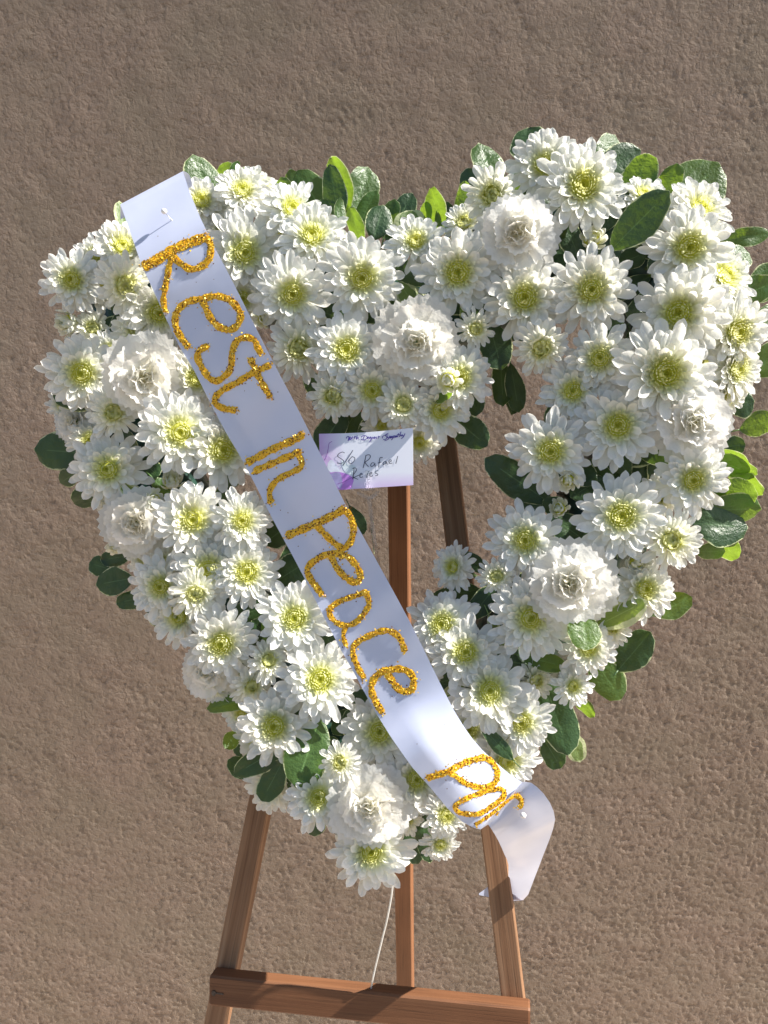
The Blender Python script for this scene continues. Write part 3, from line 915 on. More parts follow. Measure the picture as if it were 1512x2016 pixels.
# base x, base y, tip x, tip y, width, look (D dark, G green, B lit from behind, P pale), depth at base, at tip
LEAVES = [
    (428, 425, 383, 322, 62, 'G', .02, .03), (455, 378, 441, 330, 40, 'B', .01, .01), (452, 372, 465, 320, 20, 'B', .02, .02), (480, 378, 494, 334, 44, 'G', 0, 0),
    (246, 462, 236, 402, 26, 'P', .05, .05), (645, 430, 592, 348, 62, 'G', .02, .02), (668, 432, 652, 336, 46, 'D', .03, .035), (690, 420, 664, 322, 38, 'B', .02, .02),
    (690, 446, 722, 340, 62, 'G', .015, .01), (668, 440, 669, 396, 20, 'G', .06, .06), (715, 480, 688, 415, 30, 'B', .05, .055), (560, 405, 555, 355, 34, 'B', .03, .03),
    (735, 472, 754, 408, 50, 'D', .03, .03), (762, 480, 806, 388, 48, 'D', .02, .02), (812, 462, 802, 420, 56, 'P', .03, .03), (846, 440, 834, 404, 28, 'B', .02, .02),
    (874, 450, 844, 380, 42, 'B', .03, .03), (905, 436, 918, 368, 28, 'B', .03, .03), (938, 430, 922, 342, 34, 'D', .03, .02), (985, 400, 950, 288, 52, 'G', .02, .02),
    (1000, 410, 1012, 338, 34, 'B', .03, .03), (1045, 330, 1040, 252, 56, 'D', .02, .01), (1030, 430, 1018, 330, 46, 'D', .01, .01), (1180, 340, 1212, 270, 44, 'G', .01, .0),
    (1170, 350, 1252, 300, 62, 'D', .015, .01), (1240, 400, 1272, 316, 60, 'B', .02, .02), (1325, 420, 1402, 335, 92, 'G', .01, .0), (1203, 492, 1306, 388, 72, 'D', .085, .10),
    (1420, 474, 1510, 460, 36, 'G', .02, .02), (1462, 585, 1545, 535, 56, 'B', .01, .0), (1480, 645, 1540, 615, 44, 'G', .01, 0), (1470, 735, 1560, 690, 66, 'G', .02, .02),
    (1430, 800, 1480, 790, 56, 'D', .03, .03), (1455, 846, 1520, 826, 44, 'B', .02, .02), (1420, 880, 1462, 876, 36, 'D', .03, .03), (1402, 884, 1470, 918, 34, 'B', .035, .03),
    (1428, 918, 1494, 968, 40, 'B', .02, .02), (1385, 985, 1478, 970, 60, 'B', .03, .03), (1362, 1030, 1466, 1036, 78, 'D', .035, .03), (1368, 1085, 1422, 1086, 34, 'B', .02, .02),
    (1086, 992, 968, 912, 66, 'D', .04, .05), (1180, 1085, 1096, 1024, 62, 'D', .05, .06), (1080, 845, 1112, 786, 46, 'D', .04, .04), (962, 632, 985, 716, 60, 'D', .06, .06),
    (890, 820, 952, 872, 56, 'D', .03, .04), (925, 740, 938, 812, 42, 'D', .02, .02), (1005, 715, 1020, 802, 38, 'D', .01, .0), (985, 700, 990, 790, 40, 'D', .0, .0),
    (840, 778, 892, 768, 30, 'G', .07, .09), (615, 905, 672, 818, 54, 'D', .015, .02), (655, 890, 700, 812, 50, 'D', .01, .015), (705, 872, 760, 815, 44, 'D', .02, .03),
    (598, 722, 638, 792, 38, 'D', .02, .02), (205, 790, 112, 782, 48, 'D', .06, .075), (172, 892, 84, 886, 64, 'D', .02, .02), (200, 950, 152, 992, 46, 'D', .02, .02),
    (284, 978, 241, 960, 28, 'P', .07, .08), (426, 1010, 444, 958, 32, 'D', .05, .06), (262, 1138, 196, 1150, 48, 'D', .02, .02), (298, 1172, 236, 1186, 32, 'D', .015, .015),
    (262, 1092, 205, 1102, 30, 'D', .01, .01), (330, 1222, 290, 1212, 32, 'D', .01, .01), (506, 1374, 412, 1390, 34, 'G', .065, .07), (488, 1412, 474, 1482, 42, 'D', .02, .02),
    (562, 1468, 472, 1518, 50, 'D', .07, .075), (560, 1492, 520, 1568, 46, 'D', .07, .07), (630, 1412, 588, 1534, 84, 'G', .075, .085), (535, 1150, 602, 1106, 56, 'D', .05, .06),
    (630, 1225, 664, 1296, 38, 'D', .05, .05), (826, 1592, 846, 1690, 38, 'D', .03, .03), (800, 1632, 822, 1696, 36, 'D', .02, .02), (920, 1362, 872, 1392, 30, 'G', .07, .07),
    (1010, 1496, 955, 1438, 30, 'D', .085, .085), (1070, 1335, 1116, 1470, 74, 'D', .03, .04), (1124, 1440, 1140, 1494, 38, 'P', .01, .01), (1070, 1455, 1102, 1506, 46, 'D', .015, .02),
    (1022, 1290, 1106, 1310, 38, 'G', .06, .065), (962, 1210, 990, 1280, 28, 'P', .075, .075), (978, 1152, 932, 1208, 44, 'D', .055, .065), (945, 1160, 856, 1178, 42, 'D', .02, .03),
    (955, 1128, 918, 1092, 30, 'D', .02, .02), (1148, 1205, 1152, 1272, 58, 'G', .085, .10), (1170, 1235, 1262, 1188, 52, 'P', .07, .085), (1205, 1146, 1240, 1176, 28, 'B', .06, .06),
    (1215, 1322, 1274, 1252, 62, 'D', .02, .02), (1165, 1290, 1216, 1368, 64, 'G', .02, .02), (1130, 1370, 1168, 1404, 24, 'B', .01, .01), (1285, 1212, 1354, 1180, 48, 'G', .02, .02),
    (786, 556, 828, 620, 50, 'P', .05, .06), (770, 522, 838, 548, 40, 'D', .05, .06), (688, 996, 714, 1046, 30, 'D', .01, .01), (1260, 900, 1335, 880, 52, 'D', .06, .07),
    (1215, 520, 1265, 500, 40, 'D', .05, .05), (1150, 905, 1200, 960, 44, 'D', .04, .05), (455, 1230, 500, 1200, 40, 'D', .03, .04), (700, 1395, 660, 1440, 40, 'D', .03, .04),
    (1330, 470, 1290, 540, 44, 'D', .04, .05), (880, 1400, 905, 1345, 36, 'P', .05, .06), (1080, 470, 1125, 410, 50, 'B', .02, .03), (300, 940, 345, 985, 34, 'G', .05, .05),
    (655, 1400, 640, 1330, 36, 'D', .03, .03), (1010, 640, 1040, 660, 40, 'D', .02, .03), (450, 1345, 470, 1300, 36, 'D', .04, .05), (600, 1050, 560, 1120, 40, 'D', .0, .02),
    (270, 690, 230, 640, 36, 'D', .03, .04), (340, 690, 300, 700, 40, 'D', .03, .03), (1240, 650, 1262, 700, 44, 'D', .05, .05), (1420, 520, 1470, 500, 40, 'G', .03, .02),
    (1395, 900, 1480, 935, 46, 'B', .03, .03), (1380, 1005, 1485, 1000, 56, 'B', .03, .025), (1395, 1060, 1450, 1090, 40, 'B', .02, .02), (1440, 590, 1520, 560, 46, 'B', .02, .01),
    (755, 470, 775, 400, 34, 'B', .02, .02), (590, 420, 575, 345, 40, 'G', .01, .01), (705, 450, 735, 380, 36, 'B', .02, .02), (860, 470, 880, 405, 34, 'D', .02, .02),
    (540, 1260, 500, 1225, 40, 'D', .05, .06), (420, 945, 470, 930, 44, 'D', .045, .05), (520, 1070, 560, 1040, 46, 'D', .04, .05), (330, 1180, 290, 1200, 36, 'D', .03, .04),
    (1000, 935, 1060, 1000, 46, 'D', .03, .04), (1190, 940, 1130, 975, 48, 'D', .055, .06), (1120, 1010, 1075, 990, 40, 'D', .05, .055), (760, 600, 720, 625, 40, 'D', .06, .065),
    (850, 600, 880, 625, 44, 'D', .06, .065), (455, 1400, 420, 1365, 34, 'D', .05, .06), (500, 1530, 455, 1500, 36, 'D', .04, .05), (640, 1600, 610, 1640, 34, 'D', .02, .02),
    (470, 1440, 445, 1470, 32, 'G', .04, .05), (215, 1120, 180, 1110, 34, 'D', .01, .01), (150, 930, 120, 950, 34, 'D', .02, .02), (600, 470, 640, 400, 40, 'B', .03, .035), (1300, 400, 1330, 330, 40, 'B', .02, .02), (650, 640, 620, 660, 36, 'D', .055, .06), (1230, 640, 1190, 650, 40, 'D', .06, .065), (560, 1385, 600, 1390, 40, 'D', .06, .06),
]


def build_leaves():
    for i, (bx, by, tx, ty, wpx, look, zb, zt) in enumerate(LEAVES):
        rng = random.Random(2000 + i)
        zf = 0.012 if zb < 0.045 else 0.004
        tx, ty, wpx = tx + (tx - bx) * 0.12, ty + (ty - by) * 0.12, wpx * 1.04
        a, b = hp(bx, by, zb + zf), hp(tx, ty, zt + zf)
        x = b - a
        L = x.length
        x.normalize()
        view = (CAM_LOC - (a + b) * 0.5).normalized()
        if look == 'B':                                    # turned so that the sun strikes the far side
            n = view - SUN * rng.uniform(0.75, 0.95)
        elif look == 'G':
            n = view + SUN * rng.uniform(0.0, 0.45)
        elif look == 'P':
            n = view + SUN * rng.uniform(-0.1, 0.4)
        else:
            n = view - SUN * rng.uniform(-0.05, 0.25)
        n += Vector((rng.uniform(-.2, .2), rng.uniform(-.2, .2), rng.uniform(-.2, .2)))
        z = (n - x * n.dot(x)).normalized()
        y = z.cross(x)
        wpix = wpx * depth((a + b) * 0.5) / FPX
        asp = wpix / L
        key = min((0.42, 0.58, 0.76, 0.95), key=lambda q: abs(q - asp))
        me = LEAFM[look, key][rng.randrange(3)]
        vis = max(0.5, abs(z.dot(view)))
        m = Matrix.Translation(a) @ Matrix((x, y, z)).transposed().to_4x4() @ Matrix.Diagonal((L, min(1.7, asp / key / vis) * L, L, 1))
        put(ob('leaf', me, wreath), m)
    # dark leaves low in the base, seen only in the gaps between heads
    rng = random.Random(77)
    sp = catmull(SPINE, 26)
    for k in range(1, len(sp) - 1, 1):
        for rep in range(1):
            px, py = sp[k]
            px += rng.uniform(-84, 84)
            py += rng.uniform(-84, 84)
            a = hp(px, py, 0.040 + rng.uniform(0, .022))
            ang = rng.uniform(0, 6.28)
            x = (U * math.cos(ang) + V * math.sin(ang) + N * rng.uniform(0.0, 0.5)).normalized()
            n = N + U * rng.uniform(-.4, .4) + V * rng.uniform(-.4, .4)
            z = (n - x * n.dot(x)).normalized()
            y = z.cross(x)
            L = rng.uniform(0.032, 0.05)
            me = LEAFM['D', (0.42, 0.58, 0.76)[rng.randrange(3)]][rng.randrange(3)]
            put(ob('leaf', me, wreath), Matrix.Translation(a - x * L * 0.5) @ Matrix((x, y, z)).transposed().to_4x4() @ Matrix.Diagonal((L, L, L, 1)))


build_leaves()


# bare stems and twigs that show between the heads
def stems():
    for pts, rad in (([(1120, 500, .02), (1108, 470, .05), (1125, 420, .07), (1135, 395, .075)], .0022), ([(1000, 1180, .03), (955, 1150, .05), (922, 1124, .06)], .0018),
                     ([(270, 660, .02), (215, 655, .05), (165, 648, .06)], .0024), ([(980, 760, -.01), (1000, 790, 0), (1012, 815, .0)], .0030),
                     ([(1250, 540, .03), (1300, 515, .05), (1345, 500, .07)], .0018), ([(250, 625, .03), (228, 612, .06), (222, 606, .065)], .0022),
                     ([(1060, 360, .05), (1058, 400, .04), (1050, 440, .02)], .0018), ([(1035, 350, .04), (1036, 380, .03), (1036, 420, .01)], .0014)):
        mb = MB()
        mb.tube([hp(*p) for p in catmull(pts, 9)], rad, 7)
        put(ob('stem', mb.mesh('stem', M_STEM), wreath), Matrix.Identity(4))


stems()

# ------------------------------------------------------------------ ribbon with gold glitter lettering
LEFT = [(237, 402), (258, 462), (280, 525), (301, 570), (328, 630), (354, 684), (381, 727), (404, 773), (428, 820), (447, 855), (474, 900), (502, 953), (531, 1011),
        (548, 1043), (577, 1096), (608, 1155), (644, 1227), (670, 1277), (699, 1328), (712, 1353), (741, 1405), (769, 1450), (794, 1486), (811, 1510), (834, 1536), (847, 1550),
        (882, 1593), (909, 1617), (930, 1629), (946, 1633)]
RIGHTE = [(360, 337), (374, 380), (395, 430), (419, 480), (448, 535), (472, 582), (498, 634), (530, 697), (551, 738), (571, 775), (600, 832), (627, 886), (655, 942), (682, 997),
          (715, 1056), (747, 1114), (780, 1174), (806, 1222), (830, 1270), (849, 1309), (867, 1346), (894, 1399), (911, 1427), (929, 1453), (949, 1476), (965, 1491), (988, 1511), (1006, 1526), (1028, 1540)]
AX = Vector((0.50, 0.866))


def rib_s(px, py):
    return ((px - 298) * AX.x + (py - 370) * AX.y) / 1480.0


def rib_off(px, py):
    s0 = rib_s(px, py)
    lat = ((px - 298) * AX.y - (py - 370) * AX.x) / 70.0        # across the band, about -1..1
    lat = max(-1.3, min(1.3, lat - 1.9 * max(0.0, s0 - 0.72)))
    turn = 0.0052 * math.sin(max(0.0, min(1.0, (s0 - 0.13) / 0.62)) * math.pi) ** 0.6 - 0.0125 * max(0.0, min(1.0, (s0 - 0.765) / 0.06)) - 0.004 * max(0, min(1, (0.12 - s0) / 0.06))
    return rib_off0(px, py) + lat * turn


def rib_off0(px, py):
    s = max(-0.05, min(1.05, rib_s(px, py)))
    bow = math.sin(max(0.0, min(1.0, (s - 0.08) / 0.80)) * math.pi) ** 1.5
    o = 0.119 - 0.010 * bow
    if s < 0.14:
        o -= 0.9 * (0.14 - s) ** 2
    if s > 0.80:
        o -= 0.16 * (s - 0.80)
    return o + 0.0012 * math.sin(s * 31) + 0.0006 * math.sin(s * 77 + px * 0.03)


def resample(pts, n):
    d = [0]
    for a, b in zip(pts, pts[1:]):
        d.append(d[-1] + math.dist(a, b))
    out = []
    k = 0
    for i in range(n):
        t = d[-1] * i / (n - 1)
        while k < len(pts) - 2 and d[k + 1] < t:
            k += 1
        q = (t - d[k]) / (d[k + 1] - d[k])
        out.append((pts[k][0] + (pts[k + 1][0] - pts[k][0]) * q, pts[k][1] + (pts[k + 1][1] - pts[k][1]) * q))
    return out


def ribbon_material():
    m, nt, out = new_mat('white_satin_ribbon')
    tc = nt.nodes.new('ShaderNodeTexCoord')
    n1 = node(nt, 'ShaderNodeTexNoise', Scale=14.0, Detail=3.0)
    nt.links.new(tc.outputs['Object'], n1.inputs['Vector'])
    c = ramp(nt, [(0.3, (0.60, 0.645, 0.83)), (0.7, (0.64, 0.685, 0.86))], n1.outputs[0])
    b = node(nt, 'ShaderNodeBump', Strength=0.25, Distance=0.004)
    nt.links.new(n1.outputs[0], b.inputs['Height'])
    thin_sheet(nt, out, c.outputs[0], (0.68, 0.69, 0.80), 0.22, 0.30, 0.5, b.outputs[0])
    return m


def glitter_material():
    m, nt, out = new_mat('gold_glitter')
    at = node(nt, 'ShaderNodeAttribute', attribute_name='tint')
    c = ramp(nt, [(0.0, (0.09, 0.026, 0.004)), (0.25, (0.27, 0.09, 0.008)), (0.34, (0.84, 0.44, 0.012)), (0.8, (0.93, 0.56, 0.018)), (1.0, (0.97, 0.76, 0.16))], at.outputs['Fac'])
    p = node(nt, 'ShaderNodeBsdfPrincipled', Roughness=0.38, Metallic=0.2)
    nt.links.new(c.outputs[0], p.inputs['Base Color'])
    nt.links.new(p.outputs[0], out.inputs[0])
    return m


M_RIB = ribbon_material()
M_GLIT = glitter_material()

LETTERS = [
    [(22, [(281, 526), (300, 516), (322, 504), (341, 492), (367, 480), (404, 467)]), (15, [(404, 467), (414, 480), (413, 505), (402, 521), (378, 530), (358, 521), (338, 503)]),
     (13, [(338, 501), (331, 535), (323, 578), (322, 595), (326, 615)])],
    [(15, [(398, 590), (411, 620), (429, 642), (453, 649), (470, 636), (472, 615), (455, 593), (427, 583), (398, 588), (371, 594), (353, 607), (345, 625), (347, 645), (355, 662), (371, 684)])],
    [(14, [(411, 681), (400, 685), (390, 694), (390, 709), (399, 726), (411, 743), (426, 750), (443, 740), (453, 727), (456, 706), (458, 688), (468, 670), (484, 664), (500, 670), (507, 684), (515, 697)])],
    [(14, [(533, 718), (513, 727), (489, 739), (465, 754), (439, 768), (424, 783), (426, 796), (441, 804), (465, 808)]), (14, [(492, 705), (500, 722), (510, 744), (521, 763), (533, 783)])],
    [(16, [(597, 855), (579, 866), (546, 880), (513, 897), (486, 911)])],
    [(15, [(592, 888), (572, 897), (539, 911), (500, 928)]), (13, [(587, 895), (594, 909), (592, 920), (576, 929), (553, 940), (538, 953), (531, 968), (531, 979), (534, 991)])],
    [(17, [(679, 1001), (659, 1013), (626, 1029), (600, 1040), (564, 1055)]), (14, [(680, 1004), (691, 1020), (696, 1040), (693, 1059), (686, 1073), (675, 1079), (659, 1070), (641, 1053), (622, 1033)])],
    [(14, [(651, 1094), (659, 1110), (671, 1128), (686, 1141), (701, 1147), (709, 1139), (707, 1124), (696, 1107), (683, 1095), (666, 1090), (648, 1090), (627, 1099), (611, 1111), (605, 1123), (611, 1139), (625, 1159), (635, 1172)]),
     (12, [(672, 1095), (672, 1101)])],
    [(12, [(721, 1165), (702, 1172), (673, 1182), (656, 1192), (648, 1202), (653, 1217), (669, 1229), (690, 1230), (705, 1221), (718, 1206), (726, 1190), (724, 1176), (719, 1165)]),
     (10, [(683, 1231), (677, 1243), (676, 1256), (682, 1272)])],
    [(13, [(797, 1284), (792, 1267), (783, 1252), (766, 1242), (746, 1244), (726, 1252), (706, 1263), (695, 1276), (697, 1295), (705, 1315), (717, 1336)])],
    [(15, [(762, 1326), (773, 1342), (783, 1355), (796, 1362), (810, 1358), (814, 1345), (811, 1330), (799, 1320), (781, 1317), (757, 1321), (741, 1331), (732, 1347), (733, 1366), (741, 1384), (754, 1404)])],
    [(14, [(956, 1490), (919, 1500), (882, 1519), (856, 1527), (840, 1533)]), (12, [(959, 1492), (975, 1508), (980, 1527), (972, 1543), (946, 1550), (919, 1543), (898, 1529), (882, 1519)])],
    [(11, [(977, 1553), (948, 1561), (919, 1572), (898, 1585), (901, 1598), (922, 1603), (946, 1601), (972, 1585), (991, 1569), (991, 1556), (977, 1552)])],
    [(7, [(935, 1624), (956, 1611), (977, 1595), (999, 1577), (1013, 1567)])],
]
TAIL_HOOK = [(11, [(1014, 1565), (1024, 1572), (1027, 1584), (1021, 1591)]), (6, [(976, 1604), (981, 1599)])]


def letter(strokes, offf, parent, rng, name='letter', u=None):
    mb = MB()
    for w, pts in strokes:
        path = catmull(pts, 3.0)
        n = len(path)
        # raised bead of glue
        rows = []
        for i, p in enumerate(path):
            a, b = path[max(0, i - 1)], path[min(n - 1, i + 1)]
            d = Vector((b[0] - a[0], b[1] - a[1]))
            if d.length < 1e-6:
                d = Vector((1, 0))
            d.normalize()
            q = Vector((-d.y, d.x))
            ww = w * 0.5 * (0.88 + 0.14 * math.sin(i * 0.7) + rng.uniform(-.08, .08))
            if i in (0, n - 1):
                ww *= 0.6
            for s, h in ((-1, 0.0004), (-.6, .0006), (0, .0007), (.6, .0006), (1, 0.0004)):
                x, y = p[0] + q.x * s * ww, p[1] + q.y * s * ww
                rows.append(hp(x, y, offf(x, y) + h))
        mb.grid(rows, n, 5, [0.45] * len(rows))
        # flakes
        area = sum(math.dist(path[i], path[i + 1]) for i in range(n - 1)) * w
        for _ in range(int(area / 5.0)):
            i = rng.randrange(n - 1)
            t = rng.random()
            x = path[i][0] + (path[i + 1][0] - path[i][0]) * t
            y = path[i][1] + (path[i + 1][1] - path[i][1]) * t
            a = rng.uniform(0, 6.28)
            rr = w * 0.49 * math.sqrt(rng.random())
            if rng.random() < 0.03:
                rr = w * rng.uniform(.55, 1.0)
            x += math.cos(a) * rr
            y += math.sin(a) * rr
            h = 0.0004 + 0.0006 * max(0.0, 1 - (rr / (w * .5)) ** 2)
            c = hp(x, y, offf(x, y) + h)
            z = (N + U * rng.gauss(0, .4) + V * rng.gauss(0, .4)).normalized()
            e = z.orthogonal().normalized()
            e = Matrix.Rotation(rng.uniform(0, 6.28), 3, z) @ e
            g = z.cross(e)
            sz = rng.uniform(0.00042, 0.00085)
            o = len(mb.v)
            mb.v += [c + (e * math.cos(k * math.pi / 2.5) + g * math.sin(k * math.pi / 2.5)) * sz for k in range(5)]
            tv = rng.random()
            mb.a += [tv] * 5
            mb.b += [0.0] * 5
            mb.f.append(tuple(range(o, o + 5)))
    o = ob(name, mb.mesh(name, M_GLIT, smooth=False), parent)
    return put(o, Matrix.Identity(4))


def build_ribbon():
    root = empty('ribbon_banner', hp(620, 960, 0.11))
    tag(root, 'white satin ribbon with gold glitter lettering laid diagonally across the wreath', 'ribbon')
    nr, nc = 110, 9
    l, r = resample(LEFT, nr), resample(RIGHTE, nr)
    pts = []
    # end folded over the top edge and back behind
    for k in range(6, 0, -1):
        for j in range(nc):
            t = j / (nc - 1)
            x, y = 237 + (360 - 237) * t, 402 + (337 - 402) * t
            f = k / 6
            x2, y2 = x + 13 * math.sin(f * math.pi * .5) * t * 1.4, y + 30 * f * f
            pts.append(hp(x2, y2, rib_off(x, y) - 0.012 * math.sin(f * math.pi * .5) - 0.006 * f))
    for i in range(nr):
        for j in range(nc):
            t = j / (nc - 1)
            x, y = l[i][0] + (r[i][0] - l[i][0]) * t, l[i][1] + (r[i][1] - l[i][1]) * t
            pts.append(hp(x, y, rib_off(x, y)))
    mb = MB()
    mb.grid(pts, nr + 6, nc)
    put(ob('ribbon_band', mb.mesh('ribbon_band', M_RIB), root), Matrix.Identity(4))
    # twisted tail beyond the lower pin, hanging behind the easel leg
    e0 = rib_off(990, 1590)
    ROWS = [((946, 1633), (1028, 1540), e0, e0), ((952, 1629), (1034, 1539), e0 - .006, e0 - .006), ((961, 1623), (1046, 1541), e0 - .012, e0 - .009), ((966, 1630), (1058, 1550), e0 - .013, e0 - .006),
            ((971, 1638), (1070, 1562), e0 - .018, e0 - .003), ((976, 1646), (1082, 1579), e0 - .026, e0 - .003), ((982, 1657), (1090, 1597), e0 - .036, e0 - .006),
            ((988, 1670), (1093, 1613), .052, e0 - .012), ((993, 1682), (1089, 1632), .036, .07), ((998, 1692), (1081, 1655), .018, .056), ((1001, 1703), (1071, 1680), .0, .04),
            ((1001, 1716), (1062, 1704), -.03, .022), ((1001, 1731), (1053, 1727), -.062, .004), ((1000, 1746), (1045, 1748), -.075, -.012), ((1000, 1760), (1040, 1761), -.080, -.03), ((1000, 1771), (1030, 1772), -.083, -.05)]
    pts = []
    sm = []
    for k in range(len(ROWS) - 1):
        for q in range(3):
            t = q / 3
            A, B = ROWS[k], ROWS[k + 1]
            sm.append(((A[0][0] + (B[0][0] - A[0][0]) * t, A[0][1] + (B[0][1] - A[0][1]) * t), (A[1][0] + (B[1][0] - A[1][0]) * t, A[1][1] + (B[1][1] - A[1][1]) * t),
                       A[2] + (B[2] - A[2]) * t, A[3] + (B[3] - A[3]) * t))
    sm.append(ROWS[-1])
    for (la, ra, ol, orr) in sm:
        for j in range(nc):
            t = j / (nc - 1)
            x, y = la[0] + (ra[0] - la[0]) * t, la[1] + (ra[1] - la[1]) * t
            dim = math.exp(-((x - 1026) ** 2 + (y - 1606) ** 2) / (2 * 20 ** 2)) * 0.006
            rdg = math.exp(-((x - 1024 + (y - 1606) * 0.10) / 11) ** 2) * 0.004 * max(0, min(1, (y - 1606) / 30)) * max(0, 1 - (y - 1606) / 110)
            pts.append(hp(x, y, ol + (orr - ol) * (t ** 0.8) - dim + rdg))
    mb = MB()
    mb.grid(pts, len(sm), nc)
    put(ob('ribbon_tail', mb.mesh('ribbon_tail', M_RIB), root), Matrix.Identity(4))
    # the end, turned back under the tail and poking out past the leg
    mb = MB()
    fl = [((1033, 1747), (1031, 1772), -.058, -.052), ((1018, 1727), (1012, 1774), -.080, -.072), ((1003, 1704), (996, 1772), -.088, -.082), ((980, 1728), (978, 1769), -.092, -.086), ((962, 1745), (961, 1766), -.092, -.088), ((943, 1759), (943, 1762), -.09, -.09)]
    pts = []
    for a, b, o1, o2 in fl:
        for j in range(5):
            t = j / 4
            pts.append(hp(a[0] + (b[0] - a[0]) * t, a[1] + (b[1] - a[1]) * t, o1 + (o2 - o1) * t))
    mb.grid(pts, len(fl), 5)
    put(ob('ribbon_end', mb.mesh('ribbon_end', M_RIB), root), Matrix.Identity(4))
    rng = random.Random(9)
    for st in LETTERS:
        letter(st, rib_off, root, rng)
    letter(TAIL_HOOK, lambda x, y: e0 - 0.007, root, rng)
    # stray specks of glitter
    mb = MB()
    for _ in range(46):
        s = rng.random()
        i = int(s * (nr - 1))
        t = rng.uniform(.1, .9)
        x, y = l[i][0] + (r[i][0] - l[i][0]) * t, l[i][1] + (r[i][1] - l[i][1]) * t
        if i < 18 or rng.random() < .5:
            c = hp(x, y, rib_off(x, y) + .0004)
            sz = rng.uniform(.0003, .0005)
            o = len(mb.v)
            mb.v += [c + U * sz, c + V * sz, c - U * sz, c - V * sz]
            mb.a += [0.1] * 4
            mb.b += [0.0] * 4
            mb.f.append((o, o + 1, o + 2, o + 3))
    put(ob('glitter_specks', mb.mesh('glitter_specks', M_GLIT, False), root), Matrix.Identity(4))


build_ribbon()

# ------------------------------------------------------------------ pearl-headed pins
M_PEARL = plain('pearl', (0.80, 0.79, 0.78), 0.18, 0, 0.6, 0.02, 60, coat=0.6)
M_STEEL = plain('pin_steel', (0.55, 0.55, 0.56), 0.25, 1.0)


def pin(px, py, off, dirx, diry, lab):
    head = hp(px, py, off)
    d = (N * 0.78 + U * dirx + V * diry).normalized()      # from the point towards the head
    root = empty('pearl_pin', head)
    tag(root, lab, 'pin')
    mb = MB()
    rr = 0.0024
    rows = []
    for k in range(9):
        th = math.pi * k / 8
        for q in range(17):
            ph = 2 * math.pi * q / 16
            rows.append(head + (U * math.cos(ph) + V * math.sin(ph)) * rr * math.sin(th) + N * rr * math.cos(th))
    mb.grid(rows, 9, 17)
    put(ob('pearl_head', mb.mesh('pearl_head', M_PEARL), root), Matrix.Identity(4))
    mb = MB()
    mb.tube([head, head - d * 0.028], 0.00035, 6)
    put(ob('shaft', mb.mesh('shaft', M_STEEL), root), Matrix.Identity(4))


pin(323, 416, rib_off(330, 425) + 0.009, -0.35, 0.45, 'white pearl-headed pin at the top end of the ribbon')
pin(1030, 1605, rib_off(990, 1590) - 0.006, 0.1, 0.3, 'white pearl-headed pin at the twisted lower end of the ribbon')


# ------------------------------------------------------------------ sympathy card on a clear pick
CARD_OFF = 0.092
TL, TR, BR, BL = (628, 854), (813, 842), (813.5, 955), (631, 967)


def card_px(u, v):
    """u right, v down, 0..1"""
    x = (TL[0] * (1 - u) + TR[0] * u) * (1 - v) + (BL[0] * (1 - u) + BR[0] * u) * v
    y = (TL[1] * (1 - u) + TR[1] * u) * (1 - v) + (BL[1] * (1 - u) + BR[1] * u) * v
    return x, y + 3.0 * math.sin(u * math.pi) * (1 - v)


def card_material():
    m, nt, out = new_mat('printed_card')
    uv = nt.nodes.new('ShaderNodeUVMap')
    sep = nt.nodes.new('ShaderNodeSeparateXYZ')
    nt.links.new(uv.outputs[0], sep.inputs[0])
    n1 = node(nt, 'ShaderNodeTexNoise', Scale=3.2, Detail=2.0, Distortion=1.0)
    nt.links.new(uv.outputs[0], n1.inputs['Vector'])
    base = (0.80, 0.81, 0.88)
    # violet wash from the left edge and along the lower edge (printed)
    ml = node(nt, 'ShaderNodeMath', operation='MULTIPLY_ADD')
    nt.links.new(n1.outputs[0], ml.inputs[0])
    ml.inputs[1].default_value = 0.16
    nt.links.new(sep.outputs[0], ml.inputs[2])
    lf = ramp(nt, [(0.10, 0.62), (0.34, 0.0)], ml.outputs[0])
    c1 = mixc(nt, lf.outputs[0], base, (0.50, 0.22, 0.62))
    ml2 = node(nt, 'ShaderNodeMath', operation='MULTIPLY_ADD')
    nt.links.new(n1.outputs[0], ml2.inputs[0])
    ml2.inputs[1].default_value = 0.12
    nt.links.new(sep.outputs[1], ml2.inputs[2])
    lf2 = ramp(nt, [(0.05, 0.55), (0.30, 0.0)], ml2.outputs[0])
    c2 = mixc(nt, lf2.outputs[0], c1, (0.58, 0.30, 0.72))
    p = node(nt, 'ShaderNodeBsdfPrincipled', Roughness=0.45)
    nt.links.new(c2, p.inputs['Base Color'])
    nt.links.new(p.outputs[0], out.inputs[0])
    return m


def z84(pts):
    return [(650 + x / 8.4, 840 + y / 8.4) for x, y in pts]


